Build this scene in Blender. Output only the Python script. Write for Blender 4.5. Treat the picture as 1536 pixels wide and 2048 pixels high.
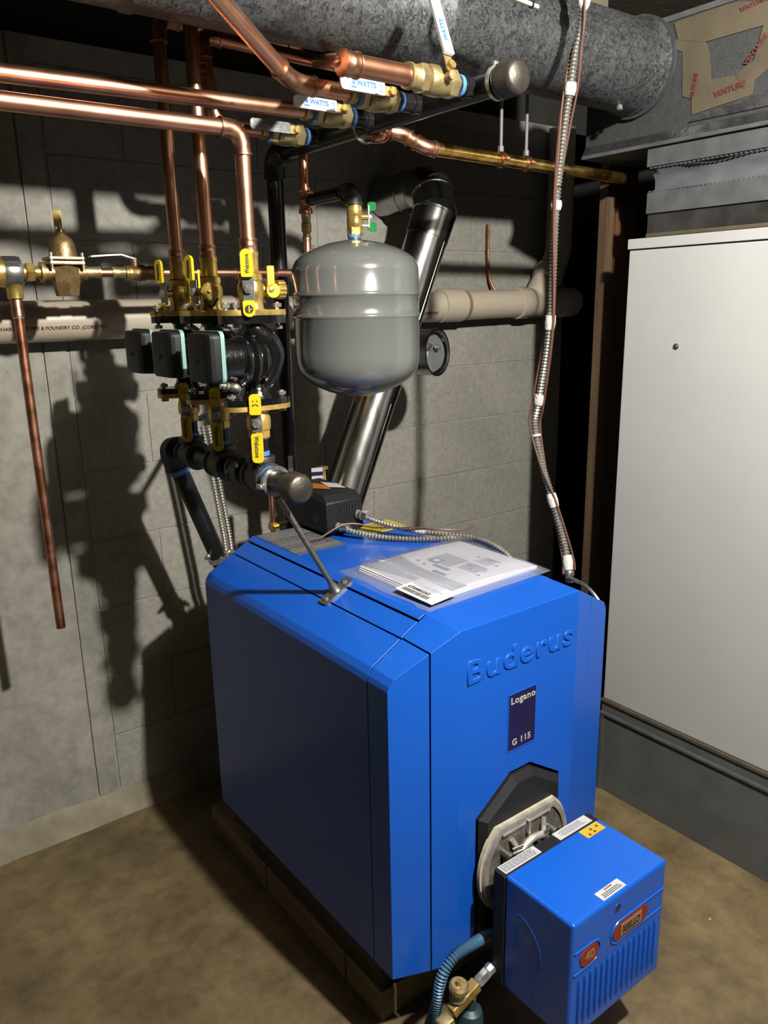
import bpy, bmesh, math, random
from mathutils import Vector, Matrix
random.seed(7)
for _o in list(bpy.data.objects):
    bpy.data.objects.remove(_o, do_unlink=True)
SC = bpy.context.scene
COL = SC.collection
PI = math.pi
V = Vector

# ------------------------------------------------------------------ camera
def setup_camera():
    yaw, pitch, roll, fpx = 0.645910708, 0.257488634, -0.0189207836, 1571.41763
    f = V((math.sin(yaw)*math.cos(pitch), math.cos(yaw)*math.cos(pitch), -math.sin(pitch)))
    rt = V((math.cos(yaw), -math.sin(yaw), 0.0))
    up = rt.cross(f)
    r2 = rt*math.cos(roll) + up*math.sin(roll)
    u2 = up*math.cos(roll) - rt*math.sin(roll)
    cam = bpy.data.cameras.new('camera')
    ob = bpy.data.objects.new('camera', cam)
    COL.objects.link(ob)
    m = Matrix((r2, u2, -f)).transposed().to_4x4()
    m.translation = V((-0.76, -1.008, 1.5))
    ob.matrix_world = m
    cam.sensor_fit = 'VERTICAL'
    cam.sensor_height = 36.0
    cam.lens = 36.0*fpx/2048.0
    cam.clip_start = 0.02
    SC.camera = ob
setup_camera()

# ------------------------------------------------------------------ world, lamp, exposure
w = bpy.data.worlds.new('world'); SC.world = w; w.use_nodes = True
w.node_tree.nodes['Background'].inputs[0].default_value = (0.9, 0.82, 0.7, 1)
w.node_tree.nodes['Background'].inputs[1].default_value = 0.006
def lamp(name, loc, power, radius, col):
    d = bpy.data.lights.new(name, 'POINT'); d.energy = power; d.shadow_soft_size = radius; d.color = col
    o = bpy.data.objects.new(name, d); COL.objects.link(o); o.location = loc
    return o
lamp('ceiling_bulb_light', (0.11, -1.05, 2.25), 420, 0.03, (1.0, 0.965, 0.89))
SC.view_settings.view_transform = 'Standard'
SC.view_settings.look = 'None'
SC.view_settings.gamma = 1.0
SC.view_settings.use_curve_mapping = False
SC.view_settings.exposure = 0.0

# ------------------------------------------------------------------ materials
MATS = {}
ALB, ALB_M = 0.52, 0.62      # scales all base colours down so less bounced light fills the shade
def mat(name, col, rough=0.5, metal=0.0, var=0.0, vscale=8.0, bump=0.0, bscale=60.0, col2=None,
        coat=0.0, detail=4.0, spec=0.5, rvar=0.0, alpha=1.0, trans=0.0, stretch=None, fine=0.0, fscale=40.0):
    k_ = ALB if metal < 0.5 else ALB_M
    col = tuple(c*k_ for c in col)
    if col2 is not None: col2 = tuple(c*k_ for c in col2)
    m = bpy.data.materials.new(name); m.use_nodes = True
    nt = m.node_tree; n = nt.nodes; l = nt.links
    b = n['Principled BSDF']
    b.inputs['Roughness'].default_value = rough
    b.inputs['Metallic'].default_value = metal
    b.inputs['Coat Weight'].default_value = coat
    b.inputs['Coat Roughness'].default_value = 0.08
    b.inputs['Specular IOR Level'].default_value = spec
    b.inputs['Alpha'].default_value = alpha
    b.inputs['Transmission Weight'].default_value = trans
    tc = n.new('ShaderNodeTexCoord'); mp = n.new('ShaderNodeMapping')
    l.new(tc.outputs['Object'], mp.inputs['Vector'])
    if stretch: mp.inputs['Scale'].default_value = stretch
    nz = n.new('ShaderNodeTexNoise'); nz.inputs['Scale'].default_value = vscale; nz.inputs['Detail'].default_value = detail
    l.new(mp.outputs['Vector'], nz.inputs['Vector'])
    if col2 is None:
        k = 1.0 - max(var, 0.04)
        col2 = tuple(c*k for c in col)
    rp = n.new('ShaderNodeValToRGB')
    rp.color_ramp.elements[0].position = 0.35; rp.color_ramp.elements[1].position = 0.65
    rp.color_ramp.elements[0].color = (*col2, 1); rp.color_ramp.elements[1].color = (*col, 1)
    l.new(nz.outputs['Fac'], rp.inputs['Fac'])
    if fine > 0:
        n2 = n.new('ShaderNodeTexNoise'); n2.inputs['Scale'].default_value = fscale; n2.inputs['Detail'].default_value = 8; n2.inputs['Roughness'].default_value = 0.7
        l.new(mp.outputs['Vector'], n2.inputs['Vector'])
        r2 = n.new('ShaderNodeValToRGB'); r2.color_ramp.elements[0].position = 0.36; r2.color_ramp.elements[1].position = 0.60
        r2.color_ramp.elements[0].color = (1-fine, 1-fine, 1-fine, 1); r2.color_ramp.elements[1].color = (1, 1, 1, 1)
        l.new(n2.outputs['Fac'], r2.inputs['Fac'])
        mx = n.new('ShaderNodeMixRGB'); mx.blend_type = 'MULTIPLY'; mx.inputs['Fac'].default_value = 1.0
        l.new(rp.outputs['Color'], mx.inputs['Color1']); l.new(r2.outputs['Color'], mx.inputs['Color2'])
        l.new(mx.outputs['Color'], b.inputs['Base Color'])
    else:
        l.new(rp.outputs['Color'], b.inputs['Base Color'])
    if rvar > 0:
        mr = n.new('ShaderNodeMapRange'); mr.inputs['To Min'].default_value = max(0.02, rough-rvar); mr.inputs['To Max'].default_value = min(1, rough+rvar)
        l.new(nz.outputs['Fac'], mr.inputs['Value']); l.new(mr.outputs['Result'], b.inputs['Roughness'])
    if bump > 0:
        nb = n.new('ShaderNodeTexNoise'); nb.inputs['Scale'].default_value = bscale; nb.inputs['Detail'].default_value = 5
        l.new(mp.outputs['Vector'], nb.inputs['Vector'])
        bp = n.new('ShaderNodeBump'); bp.inputs['Strength'].default_value = bump; bp.inputs['Distance'].default_value = 0.004
        l.new(nb.outputs['Fac'], bp.inputs['Height']); l.new(bp.outputs['Normal'], b.inputs['Normal'])
    MATS[name] = m
    return m
def spangle(name, c1, c2, rough, scale, metal=0.8):
    m = mat(name, c2, rough, metal)
    nt = m.node_tree; n = nt.nodes; l = nt.links; b = n['Principled BSDF']
    tc = n.new('ShaderNodeTexCoord'); vo = n.new('ShaderNodeTexVoronoi'); vo.inputs['Scale'].default_value = scale
    nz = n.new('ShaderNodeTexNoise'); nz.inputs['Scale'].default_value = scale*0.7; nz.inputs['Detail'].default_value = 6
    l.new(tc.outputs['Object'], nz.inputs['Vector'])
    mx = n.new('ShaderNodeMixRGB'); mx.inputs['Fac'].default_value = 0.25
    l.new(tc.outputs['Object'], mx.inputs['Color1']); l.new(nz.outputs['Color'], mx.inputs['Color2'])
    l.new(mx.outputs['Color'], vo.inputs['Vector'])
    rp = n.new('ShaderNodeValToRGB'); rp.color_ramp.elements[0].color = (*c1, 1); rp.color_ramp.elements[1].color = (*c2, 1)
    sp = n.new('ShaderNodeSeparateColor'); l.new(vo.outputs['Color'], sp.inputs['Color'])
    l.new(sp.outputs['Red'], rp.inputs['Fac']); l.new(rp.outputs['Color'], b.inputs['Base Color'])
    mr = n.new('ShaderNodeMapRange'); mr.inputs['To Min'].default_value = rough-0.12; mr.inputs['To Max'].default_value = rough+0.15
    l.new(sp.outputs['Green'], mr.inputs['Value']); l.new(mr.outputs['Result'], b.inputs['Roughness'])
    return m

mat('concrete_block', (0.43, 0.415, 0.36), 0.92, 0, vscale=4, col2=(0.36, 0.35, 0.30), bump=0.5, bscale=90, fine=0.22, fscale=55)
mat('concrete_parge', (0.45, 0.435, 0.375), 0.9, 0, vscale=3.2, col2=(0.31, 0.30, 0.25), bump=0.7, bscale=34, detail=9, fine=0.28, fscale=22)
mat('mortar', (0.45, 0.43, 0.38), 0.95, 0, vscale=20, col2=(0.36, 0.35, 0.31), bump=0.5, bscale=120)
mat('cement_cove', (0.36, 0.32, 0.235), 0.95, 0, vscale=12, col2=(0.24, 0.21, 0.15), bump=0.9, bscale=40)
mat('floor_concrete', (0.265, 0.192, 0.090), 0.62, 0, vscale=3.2, col2=(0.145, 0.103, 0.048), bump=0.3, bscale=35, rvar=0.15, detail=9, fine=0.42, fscale=14)
mat('ceiling_board', (0.20, 0.17, 0.115), 0.95, 0, vscale=6, col2=(0.16, 0.135, 0.095), bump=0.2)
mat('shade_dark', (0.035, 0.034, 0.028), 0.9, 0, vscale=6, col2=(0.025, 0.024, 0.02), bump=0.3)  # near black puts shade into the rim board and the unlit void
mat('room_paint', (0.05, 0.047, 0.042), 0.95, 0, vscale=4, col2=(0.04, 0.038, 0.034))
mat('blue_paint', (0.008, 0.118, 0.64), 0.33, 0, vscale=3, col2=(0.007, 0.110, 0.61), spec=0.3, coat=0.06, bump=0.05, bscale=350)
mat('blue_burner', (0.009, 0.122, 0.66), 0.26, 0, vscale=4, col2=(0.008, 0.115, 0.63), spec=0.35, coat=0.2, bump=0.04, bscale=350)
mat('navy_plate', (0.012, 0.010, 0.085), 0.35, 0, vscale=12, col2=(0.008, 0.008, 0.06))
mat('plate_letter', (0.55, 0.50, 0.45), 0.6)
mat('copper', (1.05, 0.56, 0.36), 0.33, 1.0, vscale=14, col2=(0.90, 0.43, 0.26), rvar=0.06, bump=0.04, bscale=60)
mat('copper_dull', (0.78, 0.37, 0.23), 0.38, 1.0, vscale=25, col2=(0.42, 0.17, 0.09), rvar=0.1, bump=0.06, bscale=70)
mat('copper_fit', (0.95, 0.55, 0.36), 0.33, 1.0, vscale=40, col2=(0.55, 0.25, 0.14), rvar=0.1, bump=0.1, bscale=90)
mat('gold_pipe', (1.0, 0.66, 0.20), 0.30, 1.0, vscale=30, col2=(0.45, 0.25, 0.05), rvar=0.1, bump=0.05)
mat('brass', (0.95, 0.68, 0.20), 0.30, 0.8, vscale=40, col2=(0.55, 0.36, 0.10), rvar=0.08, bump=0.12, bscale=120)
mat('brass_pale', (0.66, 0.53, 0.28), 0.40, 0.85, vscale=40, col2=(0.52, 0.40, 0.18), rvar=0.08, bump=0.15, bscale=120)
mat('bronze', (0.50, 0.34, 0.17), 0.42, 0.8, vscale=40, col2=(0.30, 0.18, 0.07), bump=0.3, bscale=150)
mat('flange_brass', (0.92, 0.63, 0.18), 0.40, 0.75, vscale=40, col2=(0.66, 0.44, 0.12), bump=0.1)
mat('iron_pipe', (0.014, 0.014, 0.015), 0.32, 0.0, spec=0.3, vscale=20, col2=(0.010, 0.010, 0.011), rvar=0.08, bump=0.08, bscale=80)
mat('iron_fitting', (0.028, 0.027, 0.026), 0.45, 0.0, vscale=60, col2=(0.015, 0.015, 0.015), rvar=0.1, bump=0.35, bscale=220)
mat('iron_cap', (0.15, 0.13, 0.11), 0.42, 0.85, vscale=30, col2=(0.10, 0.09, 0.075), bump=0.15, bscale=200)
mat('black_gloss', (0.008, 0.008, 0.009), 0.18, 0.0, vscale=50, col2=(0.005, 0.005, 0.005), bump=0.25, bscale=120, coat=0.3)
mat('black_plastic', (0.016, 0.017, 0.019), 0.5, 0.0, spec=0.22, vscale=30, col2=(0.014, 0.015, 0.017), bump=0.12, bscale=400)
mat('black_rough', (0.012, 0.012, 0.012), 0.8, 0.0, vscale=30, col2=(0.008, 0.008, 0.008), bump=0.3, bscale=90)
mat('teal_gasket', (0.22, 0.42, 0.37), 0.5)
mat('tank_grey', (0.175, 0.182, 0.176), 0.16, 0.0, vscale=3, col2=(0.165, 0.172, 0.166), coat=0.4)
mat('galv_flue', (0.62, 0.61, 0.58), 0.24, 1.0, vscale=30, col2=(0.50, 0.50, 0.48), rvar=0.08, stretch=(1, 1, 0.15))
mat('galv_sheet', (0.17, 0.18, 0.185), 0.5, 0.35, vscale=20, col2=(0.125, 0.132, 0.138), rvar=0.1, bump=0.06)
spangle('galv_duct', (0.022, 0.024, 0.025), (0.105, 0.108, 0.112), 0.45, 55, 0.6)
spangle('galv_plenum', (0.035, 0.038, 0.039), (0.07, 0.073, 0.075), 0.5, 90, 0.5)
mat('steel_bright', (0.85, 0.84, 0.80), 0.28, 0.85, vscale=60, col2=(0.5, 0.49, 0.47), rvar=0.08)
mat('steel_rod', (0.40, 0.39, 0.37), 0.45, 1.0, vscale=60, col2=(0.34, 0.33, 0.31), bump=0.2, bscale=200)
mat('zinc', (0.40, 0.40, 0.39), 0.4, 0.9, vscale=60, col2=(0.3, 0.3, 0.29), bump=0.15)
mat('aluminium_cast', (0.85, 0.80, 0.70), 0.42, 0.7, vscale=50, col2=(0.6, 0.57, 0.50), bump=0.3, bscale=180)
mat('alu_mid', (0.36, 0.34, 0.30), 0.45, 0.6, vscale=40, col2=(0.2, 0.19, 0.17), bump=0.4, bscale=150)
mat('dark_cast', (0.09, 0.086, 0.08), 0.45, 0.6, vscale=50, col2=(0.03, 0.03, 0.03), bump=0.3, bscale=180)
mat('gasket_white', (0.62, 0.56, 0.45), 0.85, 0, vscale=50, col2=(0.48, 0.43, 0.34), bump=0.3)
mat('armor', (0.62, 0.60, 0.54), 0.34, 0.85, vscale=80, col2=(0.48, 0.46, 0.41))
mat('pvc', (0.62, 0.54, 0.42), 0.38, 0, vscale=6, col2=(0.55, 0.47, 0.36), stretch=(0.2, 1, 1))
mat('pvc_glue', (0.28, 0.20, 0.11), 0.5, 0, vscale=30)
mat('red_ink', (0.15, 0.02, 0.018), 0.7)
mat('rod_grey', (0.16, 0.155, 0.15), 0.6, 0, vscale=60)
mat('yellow_plastic', (0.88, 0.66, 0.015), 0.4, 0, vscale=20, col2=(0.82, 0.60, 0.012))
mat('black_ink', (0.02, 0.02, 0.02), 0.7)
mat('blue_tape', (0.06, 0.22, 0.62), 0.55, 0, vscale=60, col2=(0.12, 0.30, 0.70))
mat('white_plastic', (0.72, 0.72, 0.69), 0.4, 0, vscale=20)
mat('blue_ink', (0.03, 0.16, 0.55), 0.6)
mat('green_plastic', (0.03, 0.30, 0.09), 0.4)
mat('white_tape', (0.72, 0.70, 0.64), 0.75, 0, vscale=60, col2=(0.58, 0.56, 0.5), bump=0.5, bscale=150)
mat('thermo_wire', (0.14, 0.055, 0.035), 0.45, 0, vscale=30)
mat('paper', (0.72, 0.70, 0.72), 0.75, 0, vscale=10, col2=(0.68, 0.66, 0.69))
mat('label_white', (0.62, 0.62, 0.64), 0.6, 0, vscale=30)
mat('print_grey', (0.20, 0.20, 0.21), 0.7, 0, vscale=30)
mat('print_mid', (0.36, 0.36, 0.37), 0.7, 0, vscale=30)
mat('sticker_yellow', (0.80, 0.62, 0.01), 0.5, 0, vscale=20)
mat('sticker_amber', (0.85, 0.50, 0.015), 0.5, 0, vscale=40, col2=(0.75, 0.42, 0.01))
mat('sticker_orange', (0.50, 0.16, 0.01), 0.5)
mat('badge_red', (0.28, 0.028, 0.012), 0.45)
mat('badge_tan', (0.36, 0.20, 0.11), 0.5)
mat('foil_label', (0.35, 0.34, 0.32), 0.45, 0.5, vscale=60, col2=(0.16, 0.155, 0.15), stretch=(0.05, 1, 1))
mat('furnace_white', (0.575, 0.58, 0.575), 0.5, 0, vscale=4, col2=(0.55, 0.555, 0.55), bump=0.08, bscale=260)
mat('furnace_gap', (0.05, 0.045, 0.04), 0.8)
mat('plinth_sheet', (0.17, 0.178, 0.172), 0.55, 0.3, vscale=14, col2=(0.135, 0.142, 0.138), bump=0.05)
mat('canvas', (0.115, 0.115, 0.13), 0.85, 0, vscale=9, col2=(0.085, 0.085, 0.10), bump=0.35, bscale=14)
mat('beige_tape', (0.13, 0.105, 0.068), 0.5, 0, vscale=12, col2=(0.10, 0.08, 0.052), bump=0.4, bscale=30)
mat('foil_tape', (0.34, 0.34, 0.35), 0.3, 0.9, vscale=25, col2=(0.2, 0.2, 0.21), bump=0.8, bscale=40)
mat('dark_foil', (0.13, 0.125, 0.12), 0.35, 0.7, vscale=14, col2=(0.06, 0.058, 0.055), bump=0.5, bscale=30)
mat('wood_brown', (0.13, 0.055, 0.022), 0.6, 0, vscale=14, col2=(0.08, 0.032, 0.012), stretch=(4, 4, 0.3), bump=0.2)
mat('wood_trim', (0.13, 0.08, 0.04), 0.6, 0, vscale=14, col2=(0.09, 0.05, 0.025), stretch=(4, 4, 0.3), bump=0.2)
mat('pad_wood', (0.30, 0.21, 0.10), 0.8, 0, vscale=12, col2=(0.17, 0.115, 0.055), stretch=(3, 0.4, 3), bump=0.5, bscale=60)
mat('spring_blue', (0.06, 0.17, 0.30), 0.45, 0, vscale=30)
mat('teal_metal', (0.025, 0.07, 0.085), 0.45, 0.2, vscale=30)
mat('clear_plastic', (0.62, 0.66, 0.86), 0.12, 0, vscale=20, alpha=0.20, coat=0.5)
mat('chip', (0.6, 0.55, 0.42), 0.8)

# ------------------------------------------------------------------ geometry helpers
def perp(a):
    a = V(a).normalized()
    t = V((0, 0, 1)) if abs(a.z) < 0.9 else V((1, 0, 0))
    u = a.cross(t).normalized()
    return a, u, a.cross(u).normalized()
def arc_pts(c0, c1, c2, r, steps):
    d1 = (c0-c1); d2 = (c2-c1)
    k = min(r, d1.length*0.49, d2.length*0.49)
    a = c1+d1.normalized()*k; b = c1+d2.normalized()*k
    return [a*(1-t)**2+c1*(2*t*(1-t))+b*t*t for t in [i/steps for i in range(steps+1)]]
def fillet(pts, r, steps=8):
    pts = [V(p) for p in pts]
    out = [pts[0]]
    for i in range(1, len(pts)-1):
        out += arc_pts(pts[i-1], pts[i], pts[i+1], r, steps)
    out.append(pts[-1])
    return out
def spline(pts, n=8):
    pts = [V(p) for p in pts]
    P = [pts[0]*2-pts[1]]+pts+[pts[-1]*2-pts[-2]]
    out = []
    for i in range(1, len(P)-2):
        for k in range(n):
            t = k/n
            a, b, c, d = P[i-1], P[i], P[i+1], P[i+2]
            out.append(0.5*((2*b)+(c-a)*t+(2*a-5*b+4*c-d)*t*t+(3*b-a-3*c+d)*t**3))
    out.append(pts[-1])
    return out
def resample(pts, step):
    out = [pts[0]]; acc = 0.0
    for a, b in zip(pts, pts[1:]):
        d = (b-a).length
        if d < 1e-9: continue
        t = step-acc
        while t <= d:
            out.append(a+(b-a)*(t/d)); t += step
        acc = d-(t-step)
    return out

class B:
    def __init__(s):
        s.bm = bmesh.new(); s.wn = False
    def face(s, pts):
        try:
            return s.bm.faces.new([s.bm.verts.new(V(p)) for p in pts])
        except ValueError:
            return None
    def loft(s, rings, cap=True, closed=True):
        vs = [[s.bm.verts.new(p) for p in r] for r in rings]
        n = len(vs[0])
        for a, b in zip(vs, vs[1:]):
            for i in range(n if closed else n-1):
                j = (i+1) % n
                s.bm.faces.new((a[i], a[j], b[j], b[i]))
        if cap:
            s.bm.faces.new(list(reversed(vs[0]))); s.bm.faces.new(vs[-1])
        return s
    def tube(s, pts, r, n=14, cap=True):
        pts = [V(p) for p in pts]
        rad = r if isinstance(r, (list, tuple)) else [r]*len(pts)
        rings = []; u = None
        for i, p in enumerate(pts):
            t = (pts[min(i+1, len(pts)-1)]-pts[max(i-1, 0)])
            t = t.normalized() if t.length > 1e-9 else V((0, 0, 1))
            if u is None:
                _, u, _ = perp(t)
            u = (u-t*u.dot(t)); u.normalize(); v = t.cross(u)
            rings.append([p+(u*math.cos(2*PI*k/n)+v*math.sin(2*PI*k/n))*rad[i] for k in range(n)])
        return s.loft(rings, cap)
    def lathe(s, o, ax, prof, n=24, cap=True):
        a, u, v = perp(ax); o = V(o)
        return s.loft([[o+a*h+(u*math.cos(2*PI*k/n)+v*math.sin(2*PI*k/n))*max(r, 1e-5) for k in range(n)] for r, h in prof], cap)
    def cyl(s, p0, p1, r, n=20, r1=None):
        p0 = V(p0); p1 = V(p1)
        return s.lathe(p0, p1-p0, [(r, 0), (r if r1 is None else r1, (p1-p0).length)], n)
    def ring(s, o, ax, ri, ro, h, n=32):
        a, u, v = perp(ax); o = V(o)
        prof = [(ri, 0), (ro, 0), (ro, h), (ri, h), (ri, 0)]
        return s.loft([[o+a*hh+(u*math.cos(2*PI*k/n)+v*math.sin(2*PI*k/n))*r for k in range(n)] for r, hh in prof], False)
    def hexn(s, o, ax, r, h):
        return s.lathe(o, ax, [(r*0.92, 0), (r, 0.12*h), (r, 0.88*h), (r*0.92, h)], 6)
    def obox(s, c, u, v, n, hu, hv, hn, bev=0.0, seg=2):
        c = V(c); u = V(u).normalized()*hu; v = V(v).normalized()*hv; n = V(n).normalized()*hn
        t = bmesh.new()
        q = [t.verts.new(c+u*a+v*b+n*d) for a in (-1, 1) for b in (-1, 1) for d in (-1, 1)]
        for f in ((0, 1, 3, 2), (4, 6, 7, 5), (0, 4, 5, 1), (2, 3, 7, 6), (0, 2, 6, 4), (1, 5, 7, 3)):
            t.faces.new([q[i] for i in f])
        if bev > 0:
            s.wn = True
            bmesh.ops.bevel(t, geom=list(t.edges), offset=bev, segments=seg, affect='EDGES', profile=0.5)
        me = bpy.data.meshes.new('tmp'); t.to_mesh(me); t.free()
        s.bm.from_mesh(me); bpy.data.meshes.remove(me)
        return s
    def box(s, a, b, bev=0.0, seg=2):
        a = V(a); b = V(b); c = (a+b)/2; h = (b-a)/2
        return s.obox(c, (1, 0, 0), (0, 1, 0), (0, 0, 1), abs(h.x), abs(h.y), abs(h.z), bev, seg)
    def prism(s, pts, vec):
        vec = V(vec); pts = [V(p) for p in pts]
        return s.loft([pts, [p+vec for p in pts]], True)
    def rplate(s, c, u, v, L, W, T, r=0.004, k=5, rr=None):
        """rounded plate: length L along u, width W along v, thickness T"""
        c = V(c); u = V(u).normalized(); v = V(v).normalized(); n = u.cross(v)
        pts = []
        for (sx, sy, a0) in ((1, 1, 0), (-1, 1, 90), (-1, -1, 180), (1, -1, 270)):
            rq = r if rr is None or sx > 0 else rr
            for i in range(k+1):
                a = math.radians(a0+90*i/k)
                pts.append(c+u*(sx*(L/2-rq)+rq*math.cos(a))+v*(sy*(W/2-rq)+rq*math.sin(a))-n*T/2)
        return s.prism(pts, n*T)
    def ball(s, c, r, n=14, sc=(1, 1, 1)):
        m = Matrix.Translation(V(c)) @ Matrix.Diagonal((r*sc[0], r*sc[1], r*sc[2], 1))
        bmesh.ops.create_uvsphere(s.bm, u_segments=n, v_segments=max(6, n//2), radius=1.0, matrix=m)
        return s
    def obj(s, name, m, parent=None, smooth=40, fix=True, kind=None):
        if fix:
            bmesh.ops.recalc_face_normals(s.bm, faces=list(s.bm.faces))
        if parent is not None:
            off = ORG[parent.name]
            bmesh.ops.translate(s.bm, vec=-off, verts=list(s.bm.verts))
        me = bpy.data.meshes.new(name); s.bm.to_mesh(me); s.bm.free()
        o = link(name, me, m, parent, smooth, kind)
        if s.wn and smooth:
            md = o.modifiers.new('wn', 'WEIGHTED_NORMAL'); md.keep_sharp = True; md.weight = 80
        return o
ORG = {}
def link(name, me, m, parent, smooth=40, kind=None):
    o = bpy.data.objects.new(name, me); COL.objects.link(o)
    me.materials.append(MATS[m])
    if smooth:
        for p in me.polygons: p.use_smooth = True
        me.set_sharp_from_angle(angle=math.radians(smooth))
    if parent is not None:
        o.parent = parent
        ORG[o.name] = ORG[parent.name]
    else:
        ORG[o.name] = V((0, 0, 0))
    if kind: o['kind'] = kind
    return o
def thing(name, label, cat, loc=(0, 0, 0), group=None):
    o = bpy.data.objects.new(name, None); COL.objects.link(o)
    o.empty_display_size = 0.05
    o.location = loc; o['label'] = label; o['category'] = cat
    if group: o['group'] = group
    ORG[o.name] = V(loc)
    return o
def tag(o, label, cat, group=None):
    o['label'] = label; o['category'] = cat
    if group: o['group'] = group
    return o
def struct(o):
    o['kind'] = 'structure'; return o
def text(name, s, size, org, ux, uy, m, parent, ext=0.0003, bold=0.0, align='LEFT', bev=0.0, sx=1.0, sp=1.0):
    cu = bpy.data.curves.new('txt', 'FONT'); cu.body = s; cu.size = size; cu.extrude = ext; cu.offset = bold
    cu.align_x = align; cu.space_character = sp; cu.bevel_depth = bev; cu.bevel_resolution = 1; cu.resolution_u = 4
    to = bpy.data.objects.new('txt', cu); COL.objects.link(to)
    dg = bpy.context.evaluated_depsgraph_get()
    me = bpy.data.meshes.new_from_object(to.evaluated_get(dg))
    bpy.data.objects.remove(to); bpy.data.curves.remove(cu)
    me.name = name
    ux = V(ux).normalized(); uy = V(uy).normalized(); n = ux.cross(uy)
    M = Matrix((ux*sx, uy, n)).transposed().to_4x4(); M.translation = V(org)-ORG[parent.name]
    me.transform(M)
    me.materials.clear()
    return link(name, me, m, parent, 0)
def print_lines(name, c, ux, uy, w, h, rows, m, parent, seed=1, fill=0.5, gap=0.25):
    """rows of small dashes standing for print too small to read"""
    rnd = random.Random(seed); b = B()
    ux = V(ux).normalized(); uy = V(uy).normalized(); n = ux.cross(uy); c = V(c)
    for i in range(rows):
        y = h/2-(i+0.5)*h/rows; x = -w/2+rnd.random()*gap*w*0.3
        end = w/2-rnd.random()*gap*w
        while x < end-0.002:
            l = min(end-x, w*(0.04+0.09*rnd.random()))
            b.obox(c+ux*(x+l/2)+uy*y, ux, uy, n, l/2, h/rows*fill/2, 0.00025)
            x += l+w*0.018
    return b.obj(name, m, parent, 0)

# ================================================================== setting
YW = 1.204
struct(B().box((-2.6, -3.0, -0.1), (2.9, 2.6, 0)).obj('floor', 'floor_concrete', smooth=0))
struct(B().box((-2.6, -3.0, 2.36), (2.9, 2.6, 2.45)).obj('ceiling', 'ceiling_board', smooth=0))
wb = struct(B().box((-2.6, YW+0.0035, 0), (1.85, YW+0.18, 2.15)).obj('wall_back', 'mortar', smooth=0))
B().box((-2.6, YW-0.004, 0.0), (-0.205, YW+0.02, 2.15), 0.003).obj('parge_panel', 'concrete_parge', wb, 30)
B().box((-0.2, YW-0.003, 0.0), (-0.142, YW+0.02, 2.15), 0.003).obj('parge_panel', 'concrete_parge', wb, 30)
zc = [0.0]+[0.247+0.205*k for k in range(10)]
rb = random.Random(3)
for k in range(len(zc)-1):
    z0, z1 = zc[k], min(zc[k+1], 2.15)
    x = -0.137 if k % 2 == 0 else -0.137-0.2
    while x < 1.85:
        a = max(x, -0.137); b_ = min(x+0.40, 1.85)
        if b_-a > 0.03:
            B().box((a+0.0025, YW+rb.uniform(-0.0006, 0.0004), z0+0.003), (b_-0.0025, YW+0.03, z1-0.003), 0.003).obj('block', 'concrete_block', wb, 30)
        x += 0.40
struct(B().box((-2.6, YW+0.05, 2.15), (2.9, YW+0.2, 2.36)).obj('trim_1', 'shade_dark', smooth=0))
cv = B()
rr = random.Random(5)
xs = [-2.6+0.06*i for i in range(75)]
cv.loft([[V((x, YW+0.02, 0.0)), V((x, YW-0.05-rr.uniform(0, 0.006), -0.002)), V((x, YW-0.045-rr.uniform(0, 0.004), 0.012)), V((x, YW-0.012-rr.uniform(0, 0.006), 0.05+rr.uniform(0, 0.02))), V((x, YW+0.02, 0.085+rr.uniform(0, 0.012)))] for x in xs if x < 1.85])
struct(cv.obj('baseboard_back', 'cement_cove', smooth=30))
struct(B().box((-2.7, -3.0, 0), (-2.6, 2.6, 2.36)).obj('wall_left', 'room_paint', smooth=0))
struct(B().box((2.9, -3.0, 0), (3.0, 2.6, 2.36)).obj('wall_right', 'room_paint', smooth=0))
struct(B().box((-2.6, -3.1, 0), (2.9, -3.0, 2.36)).obj('wall_front', 'room_paint', smooth=0))
struct(B().box((1.7, 2.5, 0), (2.9, 2.6, 2.36)).obj('wall_far', 'shade_dark', smooth=0))

struct(B().box((-2.6, 0.45, 2.12), (1.09, 0.49, 2.36)).obj('trim_light_block', 'ceiling_board', smooth=0))  # beige board added behind the duct to block lamp light from the rim
# wooden posts behind the furnace
o = B().box((1.272, 0.525, 0), (1.365, 0.565, 2.10), 0.002).obj('wooden_post', 'wood_brown')
tag(o, 'dark brown wooden post standing close behind the white cabinet', 'post')
o = B().box((1.226, 0.525, 0), (1.262, 0.555, 2.10), 0.002).obj('door_jamb', 'wood_trim')
tag(o, 'narrow brown wooden strip beside the dark gap behind the white cabinet', 'trim strip')

# ------------------------------------------------------------------ furnace, plinth, connector, plenum, duct
FX = 1.1
pl = thing('sheet_metal_plinth', 'dark grey sheet metal base box on the floor under the white cabinet', 'plinth', (1.4, 0, 0))
B().box((FX-0.004, -0.42, 0), (1.72, 0.348, 0.262), 0.002).obj('box', 'plinth_sheet', pl)
B().box((FX-0.012, -0.42, 0.262), (1.72, 0.352, 0.27), 0.001).obj('cleat', 'galv_sheet', pl)
B().box((FX-0.002, -0.42, 0.270), (1.72, 0.352, 0.302), 0.001).obj('collar', 'plinth_sheet', pl)
B().box((FX-0.008, -0.42, 0.302), (1.72, 0.354, 0.312), 0.0015).obj('lip', 'beige_tape', pl)
B().box((FX-0.010, 0.338, 0.0), (FX-0.002, 0.35, 0.262), 0.001).obj('corner_seam', 'galv_sheet', pl)

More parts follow.
